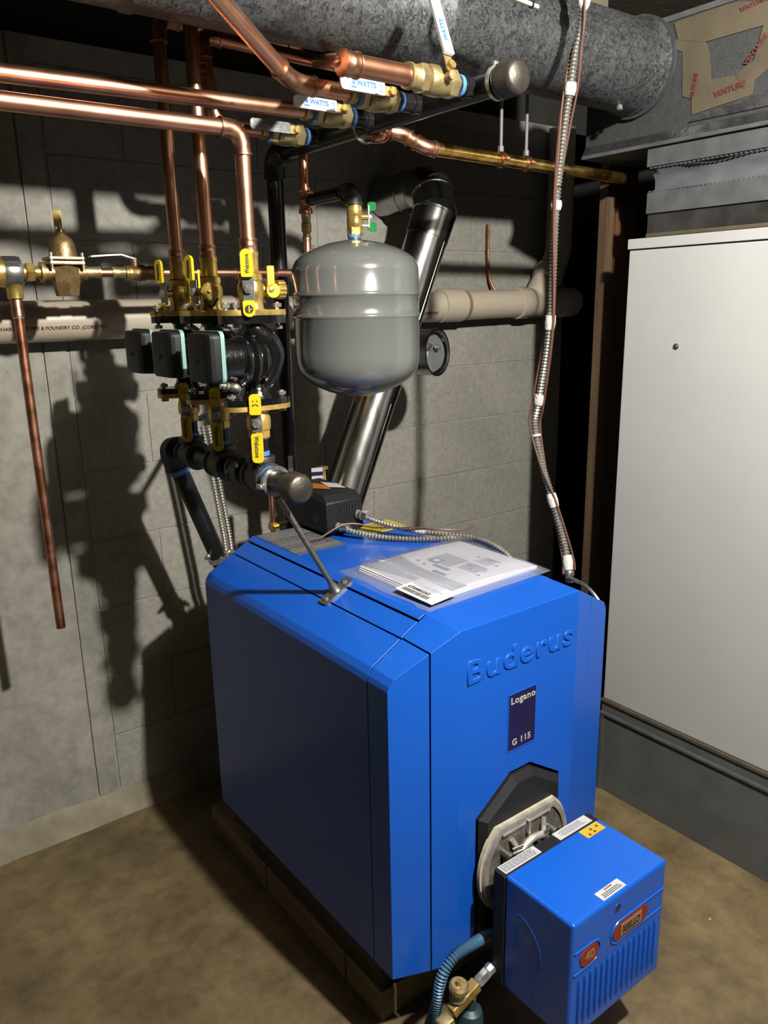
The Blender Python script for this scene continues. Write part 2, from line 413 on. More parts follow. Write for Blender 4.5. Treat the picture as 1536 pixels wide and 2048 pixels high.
fu = thing('furnace_cabinet', 'tall off-white metal furnace cabinet beside the blue boiler', 'furnace', (1.4, 0, 0.312))
B().box((FX, -0.42, 0.313), (1.70, 0.349, 1.628), 0.003).obj('side_panel', 'furnace_white', fu)
B().box((FX-0.004, -0.425, 1.631), (1.704, 0.353, 1.657), 0.002).obj('top_cap', 'furnace_white', fu)
B().box((FX+0.002, -0.42, 1.6275), (1.69, 0.345, 1.6315)).obj('seam', 'furnace_gap', fu, 0)
sc = B(); sc.hexn((FX, 0.189, 1.382), (-1, 0, 0), 0.0052, 0.004).ring((FX, 0.189, 1.382), (-1, 0, 0), 0.0045, 0.008, 0.001)
sc.obj('screw', 'steel_rod', fu)

cc = thing('canvas_connector', 'grey flexible canvas duct connector between two metal strips on cabinet top', 'duct connector', (1.4, 0, 1.657))
B().box((FX+0.002, -0.42, 1.658), (1.69, 0.305, 1.668), 0.003).obj('sealing_strip', 'beige_tape', cc)
B().box((FX+0.004, -0.42, 1.666), (1.69, 0.302, 1.716), 0.001).obj('taped_collar', 'dark_foil', cc)
B().box((FX-0.002, -0.42, 1.716), (1.69, 0.304, 1.767), 0.001).obj('metal_strip', 'galv_sheet', cc)
cb = B(); ys = [-0.42+0.024*i for i in range(31)]
rc = random.Random(11)
cb.loft([[V((FX+0.006+0.012*math.sin(PI*j/6)+0.004*rc.uniform(-1, 1)*(0 < j < 6)+0.006*math.sin(y*23+j), min(y, 0.296), 1.765+0.066*j/6)) for j in range(7)]+[V((1.6, min(y, 0.296), 1.831)), V((1.6, min(y, 0.296), 1.765))] for y in ys])
cb.obj('canvas_sleeve', 'canvas', cc, 80)
B().box((FX-0.002, -0.42, 1.829), (1.69, 0.31, 1.873), 0.001).obj('metal_strip', 'galv_sheet', cc)
for z, dz in ((1.768, 0.003), (1.827, -0.003)):
    tb = B()
    for i in range(60):
        tb.box((FX-0.0025, 0.30-0.012*i-0.006, min(z, z+dz)), (FX+0.002, 0.30-0.012*i, max(z, z+dz)))
    tb.obj('crimp_teeth', 'galv_sheet', cc, 0, kind='stuff')

pn = thing('plenum_box', 'grey galvanized plenum box patched with beige tape, above canvas connector', 'plenum', (1.4, 0, 1.875))
B().box((FX, -0.45, 1.905), (1.75, 0.512, 2.16), 0.002).obj('box', 'galv_plenum', pn)
B().prism([(FX-0.012, -0.45, 1.882), (FX-0.012, 0.512, 1.882), (FX+0.001, 0.512, 1.906), (FX+0.001, -0.45, 1.906)], (0.01, 0, 0)).obj('lower_flange', 'foil_tape', pn)
B().box((FX-0.012, -0.45, 1.874), (1.75, 0.515, 1.884), 0.002).obj('bottom_lip', 'galv_sheet', pn)
B().box((FX-0.004, -0.45, 2.150), (FX+0.01, 0.515, 2.164), 0.002).obj('top_edge', 'galv_sheet', pn)
XT = FX-0.0008
def tape(name, pts, m='beige_tape', t=0.0012):
    return B().prism([(XT, y, z) for y, z in pts], (-t, 0, 0)).obj(name, m, pn, 0)
tape('tape_strip', [(0.257, 2.145), (0.243, 2.11), (0.26, 2.098), (0.255, 2.09), (0.229, 2.075), (0.221, 1.977), (0.192, 1.965), (0.147, 1.998), (0.158, 2.06), (0.171, 2.087), (0.17, 2.12)], t=0.0014)
tape('tape_strip', [(0.257, 2.145), (0.127, 2.148), (0.097, 2.146), (0.028, 2.128), (-0.06, 2.12), (-0.06, 2.082), (0.021, 2.082), (0.171, 2.083), (0.243, 2.105)], t=0.0022)
tape('tape_strip', [(0.196, 1.975), (0.192, 1.93), (0.14, 1.936), (0.043, 1.945), (0.04, 1.975), (0.086, 1.996), (0.147, 1.998)], t=0.0018)
tape('tape_strip', [(0.030, 2.085), (0.045, 2.016), (0.086, 1.996), (0.062, 1.96), (0.012, 1.99), (-0.03, 2.03), (-0.03, 2.085)], t=0.0026)
tape('foil_patch', [(0.20, 1.915), (0.177, 1.925), (0.036, 1.946), (-0.1, 1.962), (-0.1, 1.915)], 'foil_tape', t=0.003)
for (s_, y, z, ang, sz) in (('VENTURE', 0.135, 1.957, 8, 0.018), ('VENTURE', 0.062, 2.008, 48, 0.016), ('VENTURE', 0.088, 2.122, 8, 0.013), ('VENTURE', 0.19, 1.965, 82, 0.013)):
    a = math.radians(ang)
    text('printed_word', s_, sz, (XT-0.0036, y, z), (0, -math.cos(a), math.sin(a)), (0, math.sin(a), math.cos(a)), 'red_ink', pn, 0.0003, 0.0004)

du = thing('round_duct', 'round galvanized metal duct with mottled spangle under the ceiling', 'duct', (0.2, 0.335, 1.96))
DR, DY, DZ = 0.104, 0.36, 2.068
db = B()
px = [1.13, 1.115, 1.10, 1.05, 1.02]; pr_ = [DR*1.06, DR*1.08, DR*1.02, DR, DR]
prof = list(zip(pr_, [1.13-x for x in px]))
h = prof[-1][1]
while h < 3.6:
    prof += [(DR, h+0.58), (DR*1.03, h+0.587), (DR*1.03, h+0.60), (DR, h+0.607)]; h += 0.61
db.lathe((1.099, DY, DZ), (-1, 0, 0), prof, 48)
db.obj('duct_body', 'galv_duct', du, 30)
B().ring((1.098, DY, DZ), (-1, 0, 0), DR*0.98, DR*1.13, 0.012, 48).obj('start_collar', 'galv_plenum', du)
dt = B(); dt.cyl((1.02, DY-0.02, DZ-DR-0.004), (1.02, DY-0.02, DZ-DR+0.01), 0.004, 8); dt.ball((1.0, DY-0.03, DZ-DR-0.002), 0.008, 8)
dt.obj('sheet_screw', 'steel_bright', du)

# small yellow cable clipped to the ceiling beam edge
cbm = thing('ceiling_cable', 'short pale yellow cable with black clip beneath the ceiling', 'cable', (0.7, 0.3, 2.2))
B().tube(spline([(0.33, 0.1, 2.024), (0.387, 0.1, 2.021), (0.446, 0.1, 2.018)], 6), 0.004, 10).obj('sheath', 'pvc', cbm)
B().ring((0.428, 0.1, 2.0188), (1, 0, -0.05), 0.0038, 0.0065, 0.003, 12).obj('clip', 'black_plastic', cbm)
B().tube(fillet([(0.335, 0.1, 2.0238), (0.31, 0.1, 2.03), (0.30, 0.1, 2.36)], 0.02), 0.004, 10).obj('tail', 'pvc', cbm)

# ================================================================== boiler
XR, ZB, ZS, ZT = 0.61, 0.215, 0.852, 0.9295
pad = thing('wooden_pad', 'low brown timber pad under the blue boiler', 'pad', (0.3, 0.5, 0))
for i, (x0, x1) in enumerate(((0.04, 0.17), (0.175, 0.305), (0.31, 0.44), (0.445, 0.575))):
    for (y0, y1) in ((0.235, 0.60), (0.604, 0.935)):
        B().box((x0, y0, 0), (x1, y1, 0.077), 0.004).obj('timber', 'pad_wood', pad, 30)
for (x0, x1) in ((0.04, 0.30), (0.304, 0.575)):
    B().box((x0, 0.095, 0), (x1, 0.231, 0.077), 0.004).obj('timber', 'pad_wood', pad, 30)

bo = thing('boiler', 'bright blue enamelled floor boiler on a low timber pad', 'boiler', (0.3, 0.37, 0.077))
base = B(); base.box((0.045, 0.10, 0.077), (0.565, 0.70, 0.16), 0.01).box((0.02, 0.065, 0.15), (0.59, 0.735, 0.24), 0.004)
base.obj('base_frame', 'black_rough', bo)
core = B(); core.prism([(x, 0.02, z) for x, z in ((0.012, 0.225), (XR-0.012, 0.225), (XR-0.012, 0.843), (0.468, 0.916), (0.142, 0.916), (0.012, 0.843))], (0, 0.72, 0))
core.obj('inner_shell', 'black_rough', bo, 0)
def bev(o, w, seg=3, ang=14, thick=0.003):
    if thick:
        m = o.modifiers.new('solid', 'SOLIDIFY'); m.thickness = thick; m.offset = 0
    m = o.modifiers.new('bevel', 'BEVEL'); m.width = w; m.segments = seg; m.limit_method = 'ANGLE'; m.angle_limit = math.radians(ang)
    return o
def shell(name, faces, m, parent, w=0.006, ang=12, thick=0.003):
    b = B()
    for f in faces: b.face(f)
    bmesh.ops.remove_doubles(b.bm, verts=list(b.bm.verts), dist=1e-5)
    o = b.obj(name, m, parent, 0)
    for p in o.data.polygons: p.use_smooth = True
    bev(o, w, 3, ang, thick)
    try:
        o.modifiers.new('wn', 'WEIGHTED_NORMAL').keep_sharp = False
    except Exception: pass
    return o
def mirror(f): return [(XR-x, y, z) for x, y, z in f]
zx = lambda x: ZS+(ZT-ZS)*x/0.14          # chamfer height at x
Y0, Y1 = 0.060, 0.748
g = 0.0012
def sidepanel():
    p = [(0, ZB), (0, ZS-0.018), (0.0035, ZS-0.006), (0.012, zx(0.012)), (0.08-g, zx(0.08-g))]
    fs = []
    for (a, b_) in zip(p, p[1:]):
        fs.append([(a[0], Y0+g, a[1]), (a[0], Y1, a[1]), (b_[0], Y1, b_[1]), (b_[0], Y0+g, b_[1])])
    return fs
def midstrip():
    a, b_ = 0.08+g, 0.122-g
    return [[(a, Y0+g, zx(a)), (a, Y1, zx(a)), (b_, Y1, zx(b_)), (b_, Y0+g, zx(b_))]]
def top():
    p = [(0.122+g, zx(0.122)+0.003), (0.138, ZT), (XR-0.138, ZT), (XR-0.122-g, zx(0.122)+0.003)]
    return [[(a[0], Y0+g, a[1]), (a[0], Y1, a[1]), (b_[0], Y1, b_[1]), (b_[0], Y0+g, b_[1])] for a, b_ in zip(p, p[1:])]
shell('side_panel', sidepanel(), 'blue_paint', bo, 0.002)
shell('side_panel', [mirror(f) for f in sidepanel()], 'blue_paint', bo, 0.002)
shell('shoulder_strip', midstrip(), 'blue_paint', bo, 0.001)
shell('shoulder_strip', [mirror(f) for f in midstrip()], 'blue_paint', bo, 0.001)
shell('top_panel', top(), 'blue_paint', bo, 0.003)
B().prism([(x, Y1-0.004, z) for x, z in ((0.004, ZB), (XR-0.004, ZB), (XR-0.004, ZS-0.012), (0.468, 0.924), (0.142, 0.924), (0.004, ZS-0.012))], (0, 0.003, 0)).obj('rear_panel', 'black_rough', bo, 0)
# front hood: two corner panels and the centre panel
YF = -0.035
yf = lambda x: YF*x/0.14
ztf = 0.925
zf = lambda x: ZS+(ztf-ZS)*x/0.14
xs_ = 0.081
def corner():
    a = xs_-g
    fs = []
    top_b = [(0, ZS-0.016), (0.003, ZS-0.006), (0.012, zx(0.012)), (a, zx(a))]
    top_f = [(0, ZS-0.016), (0.003, ZS-0.006), (0.012, zf(0.012)), (a, zf(a))]
    for i in range(3):
        b0, b1, f0, f1 = top_b[i], top_b[i+1], top_f[i], top_f[i+1]
        fs.append([(b0[0], Y0-g, b0[1]), (b1[0], Y0-g, b1[1]), (f1[0], yf(f1[0]), f1[1]), (f0[0], yf(f0[0]), f0[1])])
    fs.append([(0, Y0-g, ZB), (0, Y0-g, ZS-0.016), (0, 0, ZS-0.016), (0, 0, ZB)])
    fs.append([(f[0], yf(f[0]), f[1]) for f in top_f]+[(a, yf(a), ZB-0.012), (0, 0, ZB)])
    return fs
shell('corner_panel', corner(), 'blue_paint', bo, 0.007)
shell('corner_panel', [mirror(f) for f in corner()], 'blue_paint', bo, 0.007)
CX = 0.3075
cut = [(0.185, 0.515), (0.2775, 0.582), (0.3375, 0.582), (0.43, 0.522)]
def centre():
    a = xs_+g
    fs = []
    L_top = [[(a, Y0-g, zx(a)), (0.14, Y0-g, ZT), (0.14, YF, ztf), (a, yf(a), zf(a))]]
    L_fr = [[(a, yf(a), ZB-0.012), (a, yf(a), zf(a)), (0.14, YF, ztf), (0.14, YF, ZB-0.016)]]
    fs += L_top+L_fr+[mirror(f) for f in L_top+L_fr]
    fs.append([(0.14, Y0-g, ZT), (XR-0.14, Y0-g, ZT), (XR-0.14, YF, ztf), (0.14, YF, ztf)])
    fs.append([(0.14, YF, ZB-0.016), (0.14, YF, ztf), (XR-0.14, YF, ztf), (XR-0.14, YF, ZB-0.016), (cut[3][0], YF, ZB-0.016)]+[(x, YF, z) for x, z in reversed(cut)]+[(cut[0][0], YF, ZB-0.016)])
    return fs
fp = shell('front_panel', centre(), 'blue_paint', bo, 0.006, 12, 0.004)
# raised maker's name and model plate
text('raised_lettering', 'Buderus', 0.066, (0.154, YF-0.0016, 0.815), (1, 0, 0), (0, 0, 1), 'blue_paint', bo, 0.0016, 0.0004, bev=0.0014, sx=1.24, sp=1.12)
pb = B()
pb.box((0.2695, YF-0.0035, 0.631), (0.3475, YF+0.004, 0.7555), 0.002)
npt = pb.obj('model_plate', 'navy_plate', bo)
lipb = B()
for a, b_ in (((0.2675, YF-0.0035, 0.6285), (0.3495, YF+0.002, 0.632)), ((0.2675, YF-0.003, 0.7545), (0.3495, YF+0.002, 0.757)), ((0.2675, YF-0.003, 0.63), (0.2702, YF+0.002, 0.756)), ((0.3468, YF-0.003, 0.63), (0.3495, YF+0.002, 0.756))):
    lipb.box(a, b_, 0.0008)
lipb.obj('plate_rim', 'blue_paint', npt)
text('lettering', 'Logano', 0.0205, (0.2735, YF-0.0040, 0.7345), (1, 0, 0), (0, 0, 1), 'plate_letter', npt, 0.0003, 0.00035, sx=1.10, sp=1.08)
text('lettering', 'G 115', 0.0185, (0.2795, YF-0.0040, 0.6425), (1, 0, 0), (0, 0, 1), 'plate_letter', npt, 0.0003, 0.00035, sx=1.10, sp=1.08)
# black burner door behind the cut-out
d_out = [(0.189, 0.2), (0.189, 0.512), (0.279, 0.576), (0.336, 0.576), (0.426, 0.518), (0.426, 0.2)]
d_in = [(0.204, 0.205), (0.204, 0.505), (0.285, 0.5615), (0.330, 0.5615), (0.412, 0.509), (0.412, 0.205)]
dbm = B(); dbm.loft([[V((x, 0.01, z)) for x, z in d_out], [V((x, YF-0.005, z)) for x, z in d_out], [V((x, YF-0.017, z)) for x, z in d_in]])
dbm.obj('burner_door', 'black_plastic', bo, 20)
# plates on the top
B().box((0.143, 0.533, ZT+0.0012), (0.281, 0.742, ZT+0.0026)).obj('rating_plate', 'foil_label', bo, 0)
print_lines('plate_print', (0.212, 0.637, ZT+0.0029), (1, 0, 0), (0, 1, 0), 0.125, 0.19, 12, 'print_grey', bo, 5, 0.35)
o = B().box((0.368, 0.560, ZT+0.0012), (0.497, 0.645, ZT+0.0024)).obj('warning_sticker', 'sticker_yellow', bo, 0)
print_lines('sticker_print', (0.432, 0.60, ZT+0.0026), (1, 0, 0), (0, 1, 0), 0.11, 0.07, 7, 'black_ink', o, 6, 0.3)

# ================================================================== burner
bu = thing('burner', 'blue box-shaped burner with red badges on the front of the boiler', 'burner', (CX, -0.2, 0.2))
BY, BF, BZ0, BZ1, BX0, BX1 = -0.132, -0.296, 0.198, 0.455, 0.170, 0.446
cov = B().box((BX0, BF, BZ0), (BX1, BY, BZ1), 0.007, 3).obj('cover', 'blue_burner', bu, 50)
B().box((BX0-0.002, -0.134, BZ0), (BX1+0.002, -0.104, BZ1-0.004), 0.003).obj('back_plate', 'black_plastic', bu)
nb = B(); nb.box((0.215, -0.106, 0.235), (0.40, -0.06, 0.405), 0.01).cyl((CX, -0.11, 0.31), (CX, -0.04, 0.31), 0.08, 32)
nb.obj('fan_housing', 'dark_cast', bu)
# flat-topped mounting flange
def flat_disc(r, ztop, cx, cz, n=48):
    pts = []
    a0 = math.asin(min(1, (ztop-cz)/r))
    for i in range(n+1):
        a = PI-a0+(PI+2*a0)*i/n
        pts.append((cx+r*math.cos(a), cz+r*math.sin(a)))
    return pts
FCX, FCZ = 0.306, 0.392
def disc_prism(b, r, zt, y0, y1):
    b.prism([(x, y0, z) for x, z in flat_disc(r, zt, FCX, FCZ)], (0, y1-y0, 0)); return b
disc_prism(B(), 0.130, 0.490, -0.050, -0.058).obj('gasket', 'gasket_white', bu)
fl = disc_prism(B(), 0.117, 0.480, -0.052, -0.0615).obj('flange_plate', 'alu_mid', bu)
rim = B()
o_ = flat_disc(0.124, 0.488, FCX, FCZ); i_ = flat_disc(0.112, 0.474, FCX, FCZ)
ring0 = [V((x, -0.056, z)) for x, z in o_]; ring1 = [V((x, -0.066, z)) for x, z in o_]
ring2 = [V((x, -0.066, z)) for x, z in i_]; ring3 = [V((x, -0.056, z)) for x, z in i_]
rim.loft([ring0, ring1, ring2, ring3], False)
rim.obj('flange_rim', 'aluminium_cast', bu, 25)
yb = -0.062
cast = B()
cast.box((0.302, yb-0.010, 0.445), (0.308, yb, 0.478), 0.002)
for x0, x1 in ((0.232, 0.298), (0.312, 0.372)):
    cast.box((x0, yb-0.005, 0.468), (x1, yb, 0.474), 0.001)
cast.tube(spline([(0.255, yb-0.012, 0.40), (0.275, yb-0.016, 0.425), (0.30, yb-0.016, 0.438), (0.33, yb-0.016, 0.436), (0.352, yb-0.012, 0.42)], 6), 0.008, 10)
cast.tube(spline([(0.262, yb-0.03, 0.385), (0.285, yb-0.034, 0.405), (0.32, yb-0.034, 0.41), (0.345, yb-0.03, 0.395)], 6), 0.005, 8)
cast.obj('cast_web', 'aluminium_cast', bu)
for (x, z, s) in ((0.238, 0.43, 1), (0.37, 0.43, -1)):
    lb = B()
    lb.cyl((x, yb, z), (x, yb-0.026, z), 0.009, 16)
    for k in range(3):
        lb.tube([(x+s*0.012, yb-0.014, z-0.014+0.011*k), (x+s*0.034, yb-0.022, z-0.010+0.011*k)], 0.0032, 8)
    lb.tube([(x-s*0.004, yb-0.012, z-0.012), (x-s*0.012, yb-0.02, z-0.036)], 0.0055, 8)
    lb.obj('clamp_lug', 'steel_rod', bu)
for (x, z, dx, dz) in ((0.258, 0.452, 0.008, -0.022), (0.352, 0.462, -0.010, -0.034), (0.213, 0.388, 0.026, 0.004)):
    B().tube([(x, yb-0.004, z), (x+dx, yb-0.014, z+dz)], 0.0058, 10).obj('boss', 'aluminium_cast', bu)
for x, z in ((0.298, 0.428), (0.321, 0.43), (0.277, 0.395), (0.339, 0.40)):
    B().hexn((x, yb-0.014, z), (0, -1, 0), 0.0062, 0.008).obj('bolt', 'steel_bright', bu)
wl = B(); wl.obox((0.254, yb-0.02, 0.372), (1, 0, -0.4), (0.4, 0, 1), (0, 1, 0), 0.012, 0.008, 0.006, 0.002)
wl.obj('ceramic_block', 'gasket_white', bu)
# labels on back plate and cover
ZL = BZ1-0.0036
lab = B().box((0.176, -0.129, ZL), (0.276, -0.1055, ZL+0.0008)).obj('white_label', 'label_white', bu, 0)
print_lines('label_print', (0.226, -0.117, ZL+0.001), (1, 0, 0), (0, 1, 0), 0.094, 0.019, 5, 'print_grey', lab, 8, 0.55, 0.08)
lab = B().box((0.332, -0.129, ZL), (0.432, -0.1055, ZL+0.0008)).obj('white_label', 'label_white', bu, 0)
print_lines('label_print', (0.382, -0.117, ZL+0.001), (1, 0, 0), (0, 1, 0), 0.08, 0.016, 5, 'print_grey', lab, 9, 0.4, 0.4)
lab = B().box((0.376, -0.163, BZ1), (0.431, -0.138, BZ1+0.0008)).obj('amber_label', 'sticker_amber', bu, 0)
tri = B()
for x, y in ((0.388, -0.157), (0.402, -0.147), (0.404, -0.156), (0.42, -0.147)):
    tri.prism([(x-0.004, y-0.003, BZ1+0.0008), (x+0.004, y-0.003, BZ1+0.0008), (x, y+0.004, BZ1+0.0008)], (0, 0, 0.0003))
tri.obj('warning_symbols', 'black_ink', lab, 0)
lab = B().box((0.260, -0.290, BZ1), (0.326, -0.2685, BZ1+0.0008)).obj('white_label', 'label_white', bu, 0)
text('label_heading', 'CAUTION', 0.0050, (0.293, -0.2745, BZ1+0.0012), (1, 0, 0), (0, 1, 0), 'red_ink', lab, 0.0002, 0.0001, 'CENTER')
print_lines('label_print', (0.293, -0.2823, BZ1+0.001), (1, 0, 0), (0, 1, 0), 0.052, 0.0105, 3, 'black_ink', lab, 12, 0.45, 0.15)
for x, y in ((0.20, -0.175), (0.285, -0.185), (0.205, -0.26), (0.395, -0.272), (0.23, -0.262)):
    B().lathe((x, y, BZ1-0.001), (0, 0, 1), [(0.0022, 0), (0.0020, 0.0016), (0.0008, 0.002)], 10).obj('rivet', 'blue_burner', cov)
B().box((0.176, -0.2615, BZ1-0.0005), (0.44, -0.2585, BZ1+0.0007), 0.0005).obj('crease', 'blue_burner', cov, 30)
# embossed front: two ridges, ribs, badges, sight hole
rg = B()
def emb(pts, r=0.0022): rg.tube(pts, r, 8)
fy = BF-0.0006
emb([(0.176, fy, 0.393), (0.224, fy, 0.393), (0.239, fy, 0.390), (0.247, fy, 0.378), (0.247, fy, 0.366), (0.240, fy, 0.354)])
emb([(0.176, fy, 0.346), (0.200, fy, 0.347), (0.224, fy, 0.347), (0.238, fy, 0.352)])
emb([(0.440, fy, 0.394), (0.382, fy, 0.394), (0.30, fy, 0.394), (0.285, fy, 0.386), (0.279, fy, 0.372), (0.282, fy, 0.356), (0.296, fy, 0.349), (0.380, fy, 0.350), (0.44, fy, 0.351)])
rg.obj('embossed_ridge', 'blue_burner', cov)
for i in range(15):
    x = 0.194+0.0163*i
    if x > 0.43: break
    B().tube([(x, BF+0.001, 0.224), (x, BF-0.0012, 0.232), (x, BF-0.0012, 0.320), (x, BF+0.001, 0.329)], 0.0034, 8).obj('rib', 'blue_burner', cov)
B().rplate((0.337, BF-0.0012, 0.3715), (1, 0, 0), (0, 0, 1), 0.106, 0.036, 0.0024, 0.0175, 8).obj('maker_badge', 'badge_red', bu)
bd = bpy.data.objects['maker_badge']
B().box((0.3055, BF-0.0030, 0.3585), (0.3685, BF-0.0020, 0.3845), 0.0).obj('badge_panel', 'badge_tan', bd, 0)
B().box((0.307, BF-0.0033, 0.360), (0.367, BF-0.0028, 0.383), 0.0).obj('badge_field', 'badge_tan', bd, 0)
text('badge_lettering', 'RIELLO', 0.0215, (0.337, BF-0.0036, 0.3640), (1, 0, 0), (0, 0, 1), 'black_ink', bd, 0.0002, 0.0006, 'CENTER', sx=0.78)
o = B().rplate((0.217, BF-0.0012, 0.3705), (1, 0, 0), (0, 0, 1), 0.050, 0.037, 0.0024, 0.0175, 8).obj('size_badge', 'badge_red', bu)
text('badge_lettering', '40', 0.026, (0.217, BF-0.0028, 0.362), (1, 0, 0), (0, 0, 1), 'badge_tan', o, 0.0003, 0.0005, 'CENTER')
hb = B(); hb.cyl((0.295, BF+0.002, 0.426), (0.295, BF-0.0006, 0.426), 0.0085, 20)
o = hb.obj('sight_hole', 'black_rough', bu)
B().ring((0.295, BF+0.0005, 0.426), (0, -1, 0), 0.0083, 0.0098, 0.0014, 20).obj('hole_rim', 'blue_burner', o)
# pressed arcs on the side and top of the cover
ar = B()
ar.tube([(0.1698, -0.168-0.06*math.sin(t), 0.318+0.075*math.cos(t)) for t in [0.0+i*0.16 for i in range(11)]], 0.0006, 6)
ar.obj('pressed_arc', 'blue_burner', cov)

# ================================================================== piping helpers
def collar(b, c, ax, r, w=0.006):
    a = V(ax).normalized(); c = V(c)
    b.lathe(c-a*w/2, a, [(r*0.93, 0), (r, w*0.25), (r, w*0.75), (r*0.93, w)], 20)
def elbow_part(name, p0, p1, p2, r, m, parent, bend, leg, rim=1.15, body=1.13):
    p0, p1, p2 = V(p0), V(p1), V(p2)
    d1 = (p0-p1).normalized(); d2 = (p2-p1).normalized()
    a = p1+d1*leg; c = p1+d2*leg
    mid = arc_pts(p0, p1, p2, bend, 8)
    e = 0.004
    pts = [a, a-d1*e, a-d1*(e+0.001)]+mid+[c-d2*(e+0.001), c-d2*e, c]
    rad = [r*(body+rim-1), r*(body+rim-1), r*body]+[r*body]*len(mid)+[r*body, r*(body+rim-1), r*(body+rim-1)]
    return B().tube(pts, rad, 20).obj(name, m, parent, 50)
def copper_line(name, label, pts, r, m='copper', fit='copper_fit', bend=None, group=None, cat='pipe', skip=()):
    bend = bend or r*2.2
    t = thing(name, label, cat, pts[0], group)
    P = [V(p) for p in pts]
    B().tube(fillet(P, bend, 8), r, 20).obj('pipe', m, t, 50)
    for i in range(1, len(P)-1):
        if i in skip: continue
        elbow_part('elbow', P[i-1], P[i], P[i+1], r, fit, t, bend, bend+r*0.9)
    return t
def sleeve(parent, c, ax, r, L, m='copper_fit', name='coupling'):
    a = V(ax).normalized(); c = V(c)-a*L/2
    return B().lathe(c, a, [(r*1.02, 0), (r*1.22, 0.0005), (r*1.22, 0.004), (r*1.12, 0.005), (r*1.12, L/2-0.002), (r*1.16, L/2), (r*1.12, L/2+0.002), (r*1.12, L-0.005), (r*1.22, L-0.004), (r*1.22, L-0.0005), (r*1.02, L)], 24).obj(name, m, parent, 40)

# ------------------------------------------------------------------ supply header (upper black pipe)
HX, HZ, HY = 0.345, 1.879, 0.9
sh = thing('supply_header', 'black iron supply pipe rising behind the tank and turning forward overhead', 'pipe', (HX, HY, 0.8))
HR = 0.0215
B().tube([(HX, HY, 0.78), (HX, HY, HZ-0.03)], HR, 24).obj('riser', 'iron_pipe', sh, 50)
B().tube([(HX, HY-0.03, HZ), (HX, 0.075, HZ)], HR, 24).obj('header_pipe', 'iron_pipe', sh, 50)
elbow_part('elbow', (HX, HY, HZ-0.2), (HX, HY, HZ), (HX, HY-0.2, HZ), HR, 'iron_fitting', sh, 0.045, 0.062, 1.12, 1.26)
B().lathe((HX, 0.088, HZ), (0, -1, 0), [(0.0225, 0), (0.0285, 0.001), (0.0300, 0.006), (0.0300, 0.012), (0.0292, 0.014), (0.0292, 0.034), (0.027, 0.042), (0.022, 0.046), (0.0001, 0.0475)], 32, False).obj('end_cap', 'iron_cap', sh, 40)
B().obox(V((HX, HY, 1.075))+V((-0.35, -0.94, 0))*(HR+0.0004), (0.94, -0.35, 0), (0, 0, 1), (-0.35, -0.94, 0), 0.0065, 0.022, 0.0006).obj('pipe_label', 'zinc', sh, 0)
B().lathe((HX, HY, 0.985), (0, 0, 1), [(HR, 0), (HR+0.002, 0.001), (HR+0.002, 0.012), (HR, 0.013)], 24).obj('thread_tape', 'blue_tape', sh)
NV = {'A': (0.150, 0.190, 0.017), 'B': (0.298, 0.170, 0.0146), 'C': (0.455, 0.170, 0.0146), 'D': (0.670, 0.190, 0.0146)}
for k, (y, xl, cr) in NV.items():
    nb = B(); nb.cyl((HX-0.012, y, HZ), (xl+0.095, y, HZ), 0.0172, 20)
    nb.lathe((HX-0.030, y, HZ), (-1, 0, 0), [(0.0172, 0), (0.0195, 0.001), (0.0195, 0.006), (0.0172, 0.007)], 20)
    nb.obj('branch_nipple', 'iron_pipe', sh)
    B().lathe((xl+0.113, y, HZ), (-1, 0, 0), [(0.0172, 0), (0.0186, 0.001), (0.0186, 0.007), (0.0172, 0.008)], 20).obj('thread_tape', 'blue_tape', sh)
lab_v = {'A': 'brass ball valve whose white lever stands straight up, nearest the pipe end cap',
         'B': 'brass ball valve with white lever on line rising diagonally to ceiling',
         'C': 'brass ball valve with white lever, second from the black elbow on overhead header',
         'D': 'brass ball valve with dull steel lever, next to black elbow of overhead header'}
